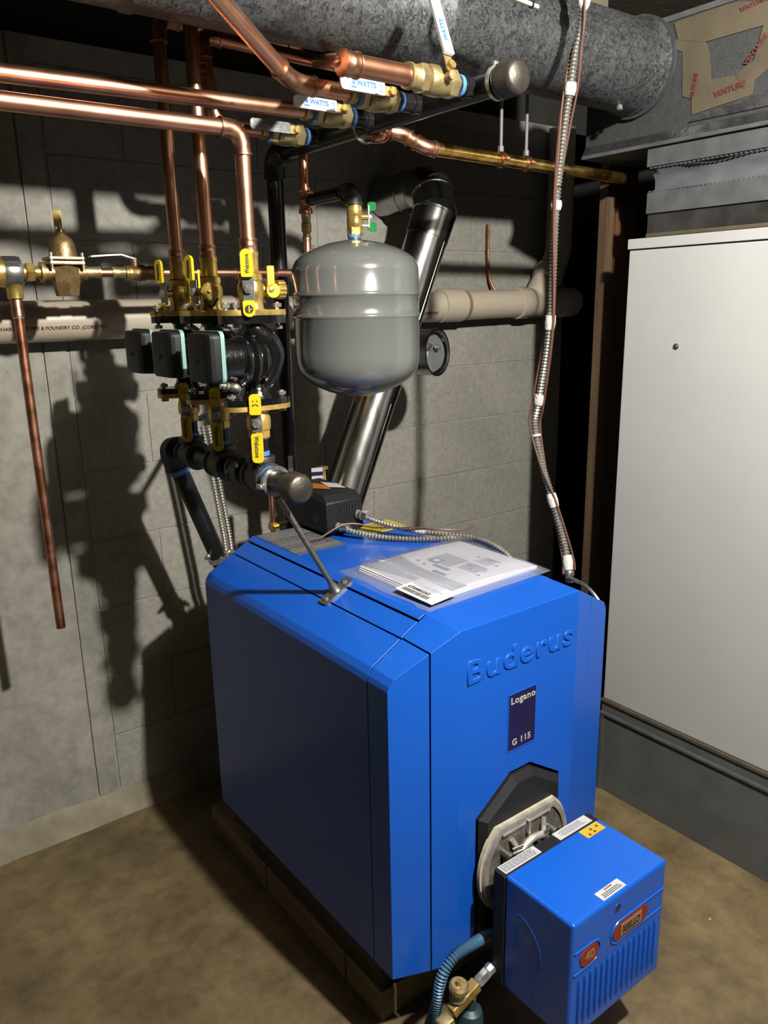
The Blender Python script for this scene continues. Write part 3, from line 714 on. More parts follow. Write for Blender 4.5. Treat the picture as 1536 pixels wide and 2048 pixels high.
for k, (y, xl, cr) in NV.items():
    t = thing('header_valve', lab_v[k], 'valve', (xl+0.05, y, HZ), 'valves along the overhead header')
    vb = B()
    vb.lathe((xl-0.012, y, HZ), (1, 0, 0), [(cr*1.02, 0), (cr*1.28, 0.001), (cr*1.28, 0.008), (cr*1.16, 0.010), (cr*1.2, 0.022), (0.0215, 0.024)], 24)
    vb.lathe((xl+0.028, y, HZ), (1, 0, 0), [(0.018, 0), (0.0235, 0.003), (0.0255, 0.014), (0.0255, 0.03), (0.0235, 0.042), (0.021, 0.050)], 28)
    vb.obj('valve_body', 'brass_pale', t)
    B().hexn((xl+0.012, y, HZ), (1, 0, 0), 0.0245, 0.017).obj('hex_end', 'brass_pale', t, 20)
    B().hexn((xl+0.078, y, HZ), (1, 0, 0), 0.0245, 0.020).obj('hex_end', 'brass_pale', t, 20)
    B().lathe((xl+0.006, y, HZ), (1, 0, 0), [(0.0205, 0), (0.0222, 0.001), (0.0222, 0.006), (0.0205, 0.007)], 20).obj('sealing_tape', 'blue_tape', t) if k != 'A' else None
    n = V((0, -0.998, 0.05)).normalized()
    c0 = V((xl+0.058, y, HZ))
    s1 = c0+n*0.041
    B().cyl(c0+n*0.02, s1, 0.0075, 14).obj('stem', 'brass_pale', t)
    if k == 'A':
        n = V((0, -0.90, 0.436)); u = V((0.06, 0.436, 0.90)).normalized()
        s1 = c0+n*0.037
    else:
        u = V((-1, 0, 0))
    v = n.cross(u).normalized(); n2 = u.cross(v)
    if n2.dot(n) < 0: v = -v
    B().rplate(s1+u*0.008, u, v, 0.036, 0.017, 0.003, 0.006).obj('lever_tang', 'brass_pale', t)
    off = n*0.006
    L = 0.118 if k == 'A' else 0.098
    lev = B().rplate(s1+u*(0.020+L/2)+off, u, v, L, 0.0225, 0.005, 0.008, 5, 0.003).obj('lever', 'white_plastic' if k != 'D' else 'zinc', t)
    B().hexn(s1+n*0.001, n, 0.0085, 0.008).obj('stem_nut', 'brass', t, 20)
    # printed word on the lever
    tn = s1+off+n*0.0028
    if k == 'A':
        text('lever_lettering', 'WATTS', 0.0125, tn+u*0.045-n.cross(u)*0.004, u, n.cross(u), 'blue_ink', lev, 0.0002, 0.0006)
    else:
        ur = -u; vr = n.cross(ur)
        text('lever_lettering', 'WATTS', 0.0125, tn+u*0.083-vr*0.0015, ur, vr, 'blue_ink' if k != 'D' else 'print_grey', lev, 0.0002, 0.0006)
        bk = B()
        cc_ = tn+u*0.030
        for (dx, dy, w_, h_) in ((0, 0.005, 0.004, 0.0006), (0, -0.005, 0.004, 0.0006), (-0.0036, 0, 0.0006, 0.0052), (0.010, 0, 0.0004, 0.005), (0.060, -0.005, 0.006, 0.0016), (0.060, 0.002, 0.003, 0.003)):
            bk.obox(cc_+u*dx+vr*dy, u, vr, n, w_, h_, 0.0002)
        bk.obj('lever_marks', 'blue_ink' if k != 'D' else 'print_grey', lev, 0)

# hook and end clamp of the header
hk = B(); hk.tube(spline([(HX-0.02, 0.50, 1.90), (HX-0.028, 0.50, 1.875), (HX-0.02, 0.50, 1.852), (HX+0.004, 0.50, 1.845), (HX+0.018, 0.497, 1.853)], 8), 0.004, 10)
tag(hk.obj('pipe_hook', 'steel_bright'), 'small bright curved steel hook under the black overhead header', 'hook')
hc = thing('header_clamp', 'bright steel ring clamp behind the capped end of overhead header', 'clamp', (HX, 0.095, HZ))
B().ring((HX, 0.1, HZ), (0, -1, 0), HR, HR+0.008, 0.008, 32).obj('ring', 'steel_bright', hc)
B().obox((HX-0.008, 0.096, HZ+HR+0.006), (1, 0, 0), (0, 1, 0), (0, 0, 1), 0.005, 0.004, 0.006, 0.0015).obj('clamp_ear', 'steel_bright', hc)

# ------------------------------------------------------------------ copper lines to the header valves and risers
t = copper_line('copper_pipe', 'copper pipe looping from the steel-lever valve up and across to upright-lever valve',
    [(0.192, 0.67, HZ), (0.075, 0.67, HZ), (0.055, 0.68, 2.052), (0.335, 0.665, 2.040), (0.045, 0.15, HZ), (0.19, 0.15, HZ)], 0.0143, skip=(3, 4))
sleeve(t, (0.060, 0.15, HZ), (1, 0, 0), 0.0172, 0.032)
sleeve(t, (0.058, 0.68, 1.985), (-0.02, 0, 0.16), 0.0143, 0.03)
B().tube([(0.055, 0.15, HZ), (0.20, 0.15, HZ)], 0.0172, 20).obj('stub', 'copper', t)
copper_line('copper_pipe', 'copper pipe with a slanting run climbing to the ceiling from a white-lever valve',
    [(0.172, 0.298, HZ), (0.041, 0.298, HZ+0.001), (-0.14, 0.200, 1.947), (-0.60, -0.049, 2.117), (-0.62, -0.06, 2.355)], 0.0143, skip=(2, 3))
copper_line('copper_pipe', 'upper of two long horizontal copper pipes running towards the left end of wall',
    [(0.172, 0.455, HZ-0.001), (-0.387, 0.455, 1.867), (-2.55, 0.455, 1.845)], 0.0143, skip=(1,))
RX, RY = -0.012, (0.735, 0.575, 0.397)
copper_line('copper_riser', 'copper riser nearest the back wall with an elbow at its top', [(RX, RY[0], 1.60), (RX, RY[0], 2.085), (0.34, RY[0], 2.085), (0.34, RY[0], 2.355)], 0.0143)
copper_line('copper_riser', 'plain copper riser of the middle pump going straight up to the ceiling', [(RX, RY[1], 1.60), (RX-0.004, RY[1], 2.355)], 0.0143)
t = copper_line('copper_riser', 'bright copper riser of the front pump, turning into the lower long horizontal pipe', [(RX, RY[2], 1.60), (RX, RY[2], 1.816), (-2.55, RY[2], 1.80)], 0.0143)

for (ob_, y) in zip([o_ for o_ in bpy.data.objects if o_.name.startswith('copper_riser')], RY):
    sleeve(ob_, (RX, y, 1.614), (0, 0, 1), 0.0148, 0.026)
# ------------------------------------------------------------------ return header (lower black manifold)
RZ = 1.166; RR = 0.0225
rh = thing('return_header', 'black threaded iron return manifold with three tees and a capped end', 'pipe manifold', (RX, 0.6, RZ))
B().tube([(RX, 0.255, RZ), (RX, 0.85, RZ)], RR, 24).obj('manifold_pipe', 'iron_pipe', rh, 50)
B().lathe((RX, 0.283, RZ-0.001), (0, -1, 0), [(0.0235, 0), (0.0295, 0.001), (0.0305, 0.005), (0.0305, 0.010), (0.0298, 0.012), (0.0298, 0.030), (0.0275, 0.038), (0.022, 0.042), (0.0001, 0.0432)], 32, False).obj('end_cap', 'iron_cap', rh, 40)
for y in RY:
    tb = B()
    tb.lathe((RX, y-0.036, RZ), (0, 1, 0), [(0.024, 0), (0.033, 0.001), (0.034, 0.005), (0.034, 0.010), (0.030, 0.013), (0.030, 0.059), (0.034, 0.062), (0.034, 0.067), (0.033, 0.071), (0.024, 0.072)], 28)
    tb.lathe((RX, y, RZ), (0, 0, 1), [(0.026, 0), (0.026, 0.028), (0.029, 0.031), (0.029, 0.041), (0.028, 0.043), (0.018, 0.0435)], 28)
    tb.obj('tee', 'iron_fitting', rh)
    B().cyl((RX, y, RZ+0.03), (RX, y, 1.256), 0.0170, 20).obj('nipple', 'iron_pipe', rh)
    for z in (RZ+0.0435, 1.244):
        B().lathe((RX, y, z), (0, 0, 1), [(0.017, 0), (0.0190, 0.001), (0.0190, 0.009 if z < 1.23 else 0.006), (0.017, 0.010 if z < 1.23 else 0.007)], 20).obj('thread_tape', 'blue_tape', rh)
for y in (0.482, 0.655):
    cb_ = B(); cb_.lathe((RX, y-0.026, RZ), (0, 1, 0), [(0.024, 0), (0.0315, 0.001), (0.0325, 0.005), (0.0325, 0.011), (0.0295, 0.014), (0.0295, 0.038), (0.0325, 0.041), (0.0325, 0.048), (0.024, 0.052)], 14)
    cb_.obj('coupling', 'iron_fitting', rh, 20) if y < 0.5 else cb_.bm.free()
B().lathe((RX, 0.3605, RZ), (0, -1, 0), [(RR, 0), (RR+0.0055, 0.001), (RR+0.0045, 0.012), (RR, 0.013)], 24).obj('thread_tape', 'blue_tape', rh)
p0, p1, p2 = (RX, 0.5, RZ), (RX-0.004, 0.868, RZ), (0.118, 0.862, 0.78)
elbow_part('elbow', p0, p1, p2, RR, 'iron_fitting', rh, 0.04, 0.058, 1.14, 1.34)
d = (V(p2)-V(p1)).normalized()
B().tube([V(p1)+d*0.05, V(p1)+d*0.62], RR, 24).obj('return_pipe', 'iron_pipe', rh, 50)
B().lathe(V(p1)+d*0.058, d, [(RR, 0), (RR+0.0035, 0.001), (RR+0.003, 0.014), (RR, 0.015)], 24).obj('thread_tape', 'blue_tape', rh)
cl = thing('return_clamp', 'bright steel split clamp around the slanting black return pipe', 'clamp', V(p1)+d*0.32)
c = V(p1)+d*0.325
B().ring(c, d, RR, RR+0.006, 0.012, 28).obj('ring', 'steel_bright', cl)
for s in (1, -1):
    e = B(); q = c+V((s*0.030, -0.006, 0.006)); e.ball(q, 0.008, 10); e.cyl(q, q+V((s*0.012, -0.012, 0)), 0.005, 10)
    e.obj('clamp_screw', 'steel_bright', cl)

# brace from the manifold down to the boiler
br = thing('brace', 'steel support rod with foot plate bracing the manifold against the boiler top', 'brace', (0.106, 0.314, 0.912))
sl = V((0.14, 0, 0.0775)).normalized(); nn = V((-0.0775, 0, 0.14)).normalized()
fc = V((0.105, 0.312, ZS+(ZT-ZS)*0.105/0.14))
B().rplate(fc+nn*0.004, sl, (0, 1, 0), 0.082, 0.030, 0.005, 0.006).obj('foot_plate', 'zinc', br)
for s in (1, -1):
    B().lathe(fc+nn*0.0065+sl*0.028*s, nn, [(0.006, 0), (0.005, 0.003), (0.001, 0.004)], 12).obj('screw', 'steel_bright', br)
tpt = V((RX+0.004, 0.339, RZ-0.034))
B().lathe(fc+nn*0.006, tpt-fc, [(0.013, 0), (0.010, 0.006), (0.0085, 0.018), (0.007, 0.019)], 16).obj('socket', 'zinc', br)
B().cyl(fc+nn*0.006, tpt, 0.0062, 14).obj('rod', 'steel_rod', br)
rg_ = B(); rg_.ring((RX, 0.344, RZ), (0, -1, 0), RR+0.0005, RR+0.0085, 0.009, 32)
rg_.obj('split_ring', 'steel_bright', br)
for s in (1, -1):
    e = B(); q = V((RX+s*0.034, 0.339, RZ+s*0.006)); e.obox(q, (1, 0, 0), (0, 1, 0), (0, 0, 1), 0.008, 0.006, 0.005, 0.002); e.ball(q+V((s*0.004, -0.006, 0)), 0.006, 10)
    e.obj('clamp_screw', 'steel_bright', br)

# ------------------------------------------------------------------ zone pumps with isolation valves
NH = V((-0.55, -0.835, 0)).normalized()           # way the yellow levers face
NH3 = NH.copy()
UH = V((0, 0, 1)); VH = UH.cross(NH).normalized()  # across the lever
def lever(parent, c, L, name='lever', W=0.0225, r=0.008, rr=0.004, up=1):
    return B().rplate(c, (0, 0, up), UH.cross(NH).normalized(), L, W, 0.006, r, 5, rr).obj(name, 'yellow_plastic', parent, 50)
place = ('nearest the back wall', 'between the other two', 'with the clearest lever print, beside the grey tank')
for i, y in enumerate(RY):
    nm = ('rear pump', 'middle pump', 'front pump')[i]
    NH = NH3; VH = UH.cross(NH).normalized()
    # --- circulator
    p = thing('circulator_pump', ('black cast circulator pump closest to the back wall, of three side by side', 'black cast circulator pump standing between two others', 'black cast circulator pump with fully visible casting beside the grey tank')[i], 'pump', (RX, y, 1.40), 'zone circulator pumps')
    for (z0, z1) in ((1.314, 1.326), (1.470, 1.485)):
        fb = B()
        fb.loft([[V((RX+0.070*math.copysign(abs(math.cos(a))**0.75, math.cos(a)), y+0.033*math.copysign(abs(math.sin(a))**0.9, math.sin(a)), z)) for a in [2*PI*k/32 for k in range(32)]] for z in (z0, z1)])
        fb.obj('flange', 'black_gloss', p)
    vo = B()
    vo.lathe((RX+0.022, y, 1.398), (-1, 0, 0), [(0.012, 0), (0.034, 0.003), (0.047, 0.012), (0.050, 0.020), (0.045, 0.027), (0.052, 0.033), (0.053, 0.040), (0.046, 0.046), (0.050, 0.051), (0.050, 0.058), (0.043, 0.062)], 36)
    vo.tube(spline([(RX, y, 1.474), (RX+0.004, y-0.004, 1.455), (RX+0.028, y-0.008, 1.435), (RX+0.040, y-0.006, 1.408), (RX+0.030, y-0.002, 1.375), (RX+0.008, y, 1.350), (RX, y, 1.324)], 8), [0.024, 0.023, 0.022, 0.021, 0.021, 0.021, 0.021, 0.021]+[0.021]*33+[0.021]*5+[0.023, 0.024, 0.025][:3], 20)
    vo.lathe((RX, y, 1.326), (0, 0, 1), [(0.030, 0), (0.023, 0.012), (0.021, 0.03)], 20)
    vo.obj('volute', 'black_gloss', p, 50)
    B().lathe((RX-0.036, y, 1.402), (-1, 0, 0), [(0.044, 0), (0.044, 0.004), (0.041, 0.006), (0.041, 0.06)], 32).obj('motor_can', 'black_gloss', p)
    B().rplate((RX-0.0955, y-0.004, 1.4115), (0, 1, 0), (0, 0, 1), 0.112, 0.096, 0.008, 0.012).obj('gasket_band', 'teal_gasket', p)
    cbx = B(); rings = []
    for (dx, sy, sz) in ((0.0, 1.0, 1.0), (0.012, 1.0, 1.0), (0.0185, 0.94, 0.992), (0.022, 0.80, 0.985), (0.0235, 0.5, 0.98)):
        pts = []
        for (qx, qz, a0) in ((1, 1, 0), (-1, 1, 90), (-1, -1, 180), (1, -1, 270)):
            for k in range(5):
                a = math.radians(a0+22.5*k)
                pts.append(V((RX-0.0995-dx, y-0.004+sy*(qx*(0.054-0.010)+0.010*math.cos(a)), 1.410+sz*(qz*(0.0455-0.010)+0.010*math.sin(a)))))
        rings.append(pts)
    cbx.loft(rings)
    cbx.obj('control_box', 'black_plastic', p, 25)
    B().lathe((RX-0.1225, y-0.004, 1.405), (-1, 0, 0), [(0.0045, 0), (0.004, 0.002), (0.0035, 0.002), (0.003, 0.0008)], 14).obj('box_screw', 'iron_fitting', p)
    for (z0, z1) in ((1.300, 1.334), (1.462, 1.506)):
        for s in (1, -1):
            bb = B(); q = V((RX+s*0.056, y, 0))
            bb.cyl(q+V((0, 0, z0-0.002)), q+V((0, 0, z1+0.004)), 0.0042, 10)
            bb.hexn(q+V((0, 0, z1-0.006)), (0, 0, 1), 0.0088, 0.0075); bb.hexn(q+V((0, 0, z0-0.004)), (0, 0, 1), 0.0088, 0.0075)
            bb.obj('flange_bolt', 'steel_bright', p, 20)
    # --- lower isolation valve
    t = thing('isolation_valve', 'brass flanged valve with yellow levers below the '+nm, 'valve', (RX, y, 1.25), 'lower isolation valves')
    fb = B()
    fb.loft([[V((RX+0.071*math.copysign(abs(math.cos(a))**0.75, math.cos(a)), y+0.034*math.copysign(abs(math.sin(a))**0.9, math.sin(a)), z)) for a in [2*PI*k/32 for k in range(32)]] for z in (1.304, 1.3135)])
    fb.obj('flange', 'flange_brass', t)
    vb = B(); vb.lathe((RX, y, 1.262), (0, 0, 1), [(0.019, 0), (0.0235, 0.002), (0.0245, 0.010), (0.0245, 0.022), (0.0225, 0.030), (0.0205, 0.034), (0.024, 0.0425)], 28)
    vb.obj('valve_body', 'flange_brass', t)
    B().lathe((RX, y, 1.246), (0, 0, 1), [(0.0205, 0), (0.022, 0.002), (0.022, 0.016), (0.020, 0.018)], 8).obj('hex_end', 'flange_brass', t, 20)
    sc_ = V((RX, y, 1.280)); tip = sc_+NH*0.038
    B().cyl(sc_+NH*0.015, tip, 0.0075, 14).obj('stem', 'brass', t)
    pb_ = B(); pb_.obox(tip+NH*0.002+UH*0.001, UH, VH, NH, 0.018, 0.010, 0.0018, 0.001); pb_.obj('lever_tang', 'zinc', t)
    B().hexn(tip+NH*0.003, NH, 0.0088, 0.007).obj('stem_nut', 'steel_bright', t, 20)
    lv = lever(t, tip+NH*0.011+UH*0.0385-VH*0.0, 0.040)
    lw = lever(t, tip+NH*0.011-UH*0.047, 0.058, up=-1)
    fc_ = tip+NH*0.0143
    # face mark on the upper lever, maker's word on the lower
    sm = B(); cc_ = fc_+UH*0.040
    for s in (1, -1): sm.obox(cc_+UH*0.005+VH*(0.004*s), UH, VH, NH, 0.0020, 0.0007, 0.0002)
    for k in range(5):
        a = math.radians(20+35*k); sm.obox(cc_-UH*0.005+UH*0.0035*math.sin(a)+VH*0.0055*math.cos(a), UH, VH, NH, 0.0008, 0.0016, 0.0002)
    sm.obj('lever_marks', 'black_ink', lv, 0)
    uy = NH.cross(-UH)
    text('lever_lettering', 'Webstone', 0.0125, fc_-UH*0.023-uy*0.005, -UH, uy, 'black_ink', lw, 0.0002, 0.0003, sx=0.74, sp=1.08)
    # --- upper isolation valve with drain port
    t = thing('isolation_valve', 'brass flanged valve with yellow levers and capped drain port above the '+nm, 'valve', (RX, y, 1.49), 'upper isolation valves')
    fb = B()
    fb.loft([[V((RX+0.071*math.copysign(abs(math.cos(a))**0.75, math.cos(a)), y+0.034*math.copysign(abs(math.sin(a))**0.9, math.sin(a)), z)) for a in [2*PI*k/32 for k in range(32)]] for z in (1.4855, 1.496)])
    fb.obj('flange', 'brass', t)
    vb = B(); vb.lathe((RX, y, 1.495), (0, 0, 1), [(0.026, 0), (0.0225, 0.006), (0.0225, 0.022), (0.0245, 0.026), (0.0255, 0.036), (0.0245, 0.047), (0.021, 0.053), (0.021, 0.066), (0.0175, 0.070), (0.0175, 0.098), (0.0185, 0.102), (0.0185, 0.106), (0.0145, 0.107)], 28)
    vb.obj('valve_body', 'brass', t)
    B().lathe((RX, y, 1.549), (0, 0, 1), [(0.0225, 0), (0.0235, 0.002), (0.0235, 0.012), (0.0215, 0.014)], 8).obj('hex_end', 'brass', t, 20)
    pd = (V((0.78, -0.62, 0)) if i == 0 else V((-0.45, -0.89, 0)) if i == 1 else V((1, -0.12, 0))).normalized()
    dz = 1.533
    dp = B(); dp.lathe(V((RX, y, dz)), pd, [(0.0125, 0.015), (0.0125, 0.028), (0.015, 0.030), (0.016, 0.046), (0.0125, 0.050), (0.0135, 0.056)], 22)
    dp.obj('drain_port', 'brass', t)
    pa, pu, pv = perp(pd)
    kb = B(); nseg = 28; rings = []
    for hgt, rr_ in ((0.053, 0.017), (0.054, 0.0185), (0.068, 0.0185), (0.0695, 0.016)):
        rings.append([V((RX, y, dz))+pa*hgt+(pu*math.cos(2*PI*k/nseg)+pv*math.sin(2*PI*k/nseg))*(rr_-(0.0014 if k % 2 else 0)) for k in range(nseg)])
    kb.loft(rings); kb.ball(V((RX, y, dz))+pa*0.0715, 0.0035, 8)
    kb.obj('drain_cap', 'brass', t, 20)
    if i == 1:
        ch = B(); ch.tube(spline([V((RX, y, dz))+pa*0.060+V((0.012, -0.01, -0.014)), V((RX, y, dz))+pa*0.072+V((0.0, -0.006, -0.030)), V((RX, y, dz))+pa*0.060+V((-0.014, -0.002, -0.018))], 6), 0.0022, 8)
        ch.obj('cap_strap', 'black_plastic', t)
    pn_ = V((0, 0, 1)).cross(pa).normalized()
    if pn_.dot(NH) < 0: pn_ = -pn_
    dl = B()
    c = V((RX, y, dz))+pa*0.034+pn_*0.020
    dl.rplate(c+V((0, 0, 0.0185)), (0, 0, 1), pa, 0.050, 0.014, 0.004, 0.002)
    dl.lathe(c-pn_*0.002+pa*0.004-V((0, 0, 0.002)), pn_, [(0.0135, 0), (0.0135, 0.004)], 20)
    dl.obj('drain_lever', 'yellow_plastic', t)
    B().lathe(c+pn_*0.0015, pn_, [(0.005, 0), (0.0045, 0.003), (0.0015, 0.0035)], 12).obj('lever_screw', 'steel_bright', t)
    NH = NH3 if i == 2 else V((-0.97, -0.24, 0)).normalized(); VH = UH.cross(NH).normalized()
    sc_ = V((RX, y, 1.533)); tip = sc_+NH*0.040
    B().cyl(sc_+NH*0.015, tip, 0.0075, 14).obj('stem', 'brass', t)
    pb_ = B(); pb_.obox(tip+NH*0.002, UH, VH, NH, 0.024, 0.011, 0.0018, 0.001); pb_.obj('lever_tang', 'zinc', t)
    B().hexn(tip+NH*0.003, NH, 0.0085, 0.007).obj('stem_nut', 'steel_bright', t, 20)
    lw = lever(t, tip+NH*0.010+UH*0.047, 0.050, r=0.011)
    lv = lever(t, tip+NH*0.010-UH*0.035, 0.030, up=-1, r=0.011)
    fc_ = tip+NH*0.0133
    vr = NH.cross(UH)
    text('lever_lettering', 'Webstone', 0.0115, fc_+UH*0.028-vr*0.004, UH, vr, 'black_ink', lw, 0.0002, 0.0003, sx=0.66, sp=1.08)
    mk = B(); mk.lathe(fc_-UH*0.036, NH, [(0.0078, 0), (0.0078, 0.0003)], 20); mk.obj('round_mark', 'black_ink', lv, 0)
    mk = B()
    for (du_, dv_, hu, hv) in ((0, 0, 0.0062, 0.0010), (0, 0.0025, 0.0008, 0.0026)):
        mk.obox(fc_-UH*0.036+NH*0.0005+UH*du_+VH*dv_, UH, VH, NH, hu, hv, 0.0003)
    mk.obj('t_mark', 'sticker_yellow', lv, 0)

# flexible whips under the pumps and the two armoured cables beside the return pipe
def armored(name, pts, r, m='armor', parent=None, step=0.0042, n=12, amp=0.14):
    q = resample(spline(pts, 14), step/2)
    rad = [r*(1+amp*(1 if k % 2 else -1)*0.5) for k in range(len(q))]
    return B().tube(q, rad, n).obj(name, m, parent, 20)
for k, (dx, lab) in enumerate(((0.0, 'armoured metal cable dropping behind the boiler, touching the slanting return pipe side'), (0.017, 'armoured metal cable dropping behind the boiler, on the tank side of its twin'))):
    o = armored('armored_cable', [(0.105+dx, 0.93, 1.20), (0.118+dx, 0.93, 1.10), (0.130+dx, 0.93, 1.0), (0.142+dx, 0.93, 0.90), (0.155+dx, 0.93, 0.80), (0.20+dx, 0.92, 0.70)], 0.0068, step=0.0085, amp=0.55)
    tag(o, lab, 'cable', 'armoured cables behind the boiler')
o = armored('armored_cable', [(RX-0.085, RY[2]-0.01, 1.358), (RX-0.055, RY[2]-0.02, 1.352), (RX-0.02, RY[2]+0.05, 1.34), (RX+0.01, RY[2]+0.1, 1.335), (RX+0.05, 0.62, 1.30), (0.10, 0.93, 1.22)], 0.0062, step=0.007, amp=0.5)
tag(o, 'short armoured whip leaving the underside of the front pump', 'cable')

# ================================================================== expansion tank and its feed
TX, TY = 0.343, 0.548
dr = thing('tank_feed_pipe', 'thin copper drop pipe with tee from the overhead header behind grey tank', 'pipe', (HX, 0.757, 1.85))
B().tube([(HX, 0.757, 1.862), (HX, 0.757, 1.775)], 0.0125, 18).obj('upper_pipe', 'copper_dull', dr)
tb = B(); tb.lathe((HX, 0.757, 1.722), (0, 0, 1), [(0.013, 0), (0.0175, 0.001), (0.0175, 0.008), (0.0155, 0.010), (0.0155, 0.05), (0.0175, 0.052), (0.0175, 0.059), (0.013, 0.06)], 22)
tb.lathe((HX, 0.757, 1.752), (0, -1, 0), [(0.0155, 0), (0.0155, 0.018), (0.0185, 0.020), (0.0185, 0.028)], 22)
tb.obj('tee', 'copper_fit', dr)
rd = B(); rd.lathe((HX, 0.757, 1.66), (0, 0, 1), [(0.009, 0), (0.0115, 0.001), (0.0115, 0.007), (0.0095, 0.009), (0.0095, 0.018), (0.012, 0.02), (0.0125, 0.04), (0.0105, 0.042), (0.012, 0.062)], 20)
rd.obj('reducer', 'brass_pale', dr)
B().tube([(HX, 0.757, 1.67), (HX, 0.757, 1.56)], 0.0098, 18).obj('lower_pipe', 'copper', dr)
ta = thing('iron_elbow_fitting', 'black iron nipple and elbow carrying the grey tank', 'pipe fitting', (HX, 0.65, 1.752))
B().tube([(HX, 0.737, 1.752), (HX, 0.60, 1.752)], 0.0145, 20).obj('nipple', 'iron_pipe', ta)
elbow_part('elbow', (HX, 0.7, 1.752), (HX, TY+0.004, 1.752), (HX, TY+0.004, 1.6), 0.0145, 'iron_fitting', ta, 0.022, 0.030, 1.18, 1.36)
tv = thing('tank_valve', 'small brass valve with green butterfly handle above the grey tank', 'valve', (HX, TY, 1.66))
vb = B(); vb.lathe((HX, TY, 1.672), (0, 0, 1), [(0.0165, 0), (0.018, 0.002), (0.018, 0.022), (0.0172, 0.023), (0.0172, 0.0245), (0.018, 0.026), (0.0175, 0.044), (0.0145, 0.05), (0.0145, 0.056)], 26)
vb.obj('valve_body', 'brass', tv)
B().lathe((HX, TY, 1.655), (0, 0, 1), [(0.0175, 0), (0.0185, 0.002), (0.0185, 0.018), (0.0175, 0.02)], 6).obj('hex_end', 'brass', tv, 20)
ax = V((0.88, -0.475, 0)).normalized()
B().cyl(V((HX, TY, 1.696))+ax*0.015, V((HX, TY, 1.696))+ax*0.032, 0.007, 14).obj('stem', 'brass', tv)
hb = B(); hc_ = V((HX, TY, 1.696))+ax*0.032
hb.obox(hc_, (0, 0, 1), ax.cross(V((0, 0, 1))), ax, 0.024, 0.005, 0.0014, 0.0006)
hb.obox(hc_+V((0, 0, -0.019))-ax*0.010, (0, 0, 1), ax.cross(V((0, 0, 1))), ax, 0.0016, 0.005, 0.011)
hb.ball(hc_+ax*0.003, 0.005, 10); hb.obj('handle_arm', 'white_plastic', tv)
side = ax
for s in (1, -1):
    B().rplate(hc_+V((0, 0, 0.022*s))+ax*0.008, (0, 0, 1), V((0.55, -0.83, 0)), 0.020, 0.020, 0.004, 0.006).obj('handle_wing', 'green_plastic', tv)
tk = thing('expansion_tank', 'round glossy grey expansion tank hanging over the boiler', 'tank', (TX, TY, 1.31))
R = 0.1475
prof = [(0.0001, 0.0), (0.03, 0.002), (0.07, 0.012), (0.105, 0.028), (0.13, 0.047), (0.143, 0.066), (0.1465, 0.085), (R, 0.105), (R, 0.181), (R+0.0018, 0.184), (R+0.0035, 0.1875), (R+0.0018, 0.191), (R-0.0005, 0.194), (R-0.0005, 0.229), (R+0.0018, 0.232), (R+0.0035, 0.2355), (R+0.0018, 0.239), (R, 0.242), (R, 0.287), (0.1455, 0.298), (0.139, 0.311), (0.125, 0.324), (0.10, 0.337), (0.065, 0.349), (0.03, 0.3555), (0.0001, 0.357)]
B().lathe((TX, TY, 1.289), (0, 0, 1), prof, 72, False).obj('shell', 'tank_grey', tk, 60)
B().lathe((TX, TY, 1.642), (0, 0, 1), [(0.024, 0), (0.018, 0.004), (0.0145, 0.006), (0.0145, 0.016)], 20).obj('neck', 'zinc', tk)
B().lathe((TX, TY, 1.650), (0, 0, 1), [(0.0145, 0), (0.0158, 0.001), (0.0158, 0.008), (0.0145, 0.009)], 20).obj('thread_tape', 'blue_tape', tk)
B().lathe((TX, TY, 1.290), (0, 0, -1), [(0.012, 0), (0.012, 0.005), (0.007, 0.007), (0.007, 0.014), (0.004, 0.016)], 16).obj('air_stem', 'copper_dull', tk)

# ================================================================== flue and draft regulator
fa, fb_ = V((0.43, 0.9, 0.72)), V((0.872, 0.9, 1.722))
fd = (fb_-fa).normalized(); FR = 0.0625
fl_ = thing('flue_pipe', 'shiny galvanized flue pipe slanting up behind the grey tank', 'flue pipe', fa)
def fpt(z): return fa+fd*((z-fa.z)/fd.z)
B().tube([fpt(0.72), fpt(1.27)], FR, 48).obj('lower_section', 'galv_flue', fl_, 60)
B().tube([fpt(1.24), fpt(1.45)], FR*1.02, 48).obj('tee_section', 'galv_flue', fl_, 60)
B().tube([fpt(1.43), fpt(1.715)], FR, 48).obj('upper_section', 'galv_flue', fl_, 60)
for z in (1.262, 1.44, 1.705):
    B().lathe(fpt(z), fd, [(FR, 0), (FR*1.03, 0.002), (FR*1.03, 0.007), (FR, 0.009)], 48).obj('crimp_bead', 'galv_flue', fl_)
for j in (0, 1):
    sm = B(); a_, u_, v_ = perp(fd); an = math.radians(200 if j else 205)
    off = (u_*math.cos(an)+v_*math.sin(an))*FR
    sm.obox((fpt(0.72)+fpt(1.25))/2+off if j else (fpt(1.45)+fpt(1.70))/2+off, fd, (u_*math.cos(an)+v_*math.sin(an)).cross(fd), u_*math.cos(an)+v_*math.sin(an), 0.26 if j else 0.13, 0.004, 0.0012)
    sm.obj('lock_seam', 'galv_flue', fl_)
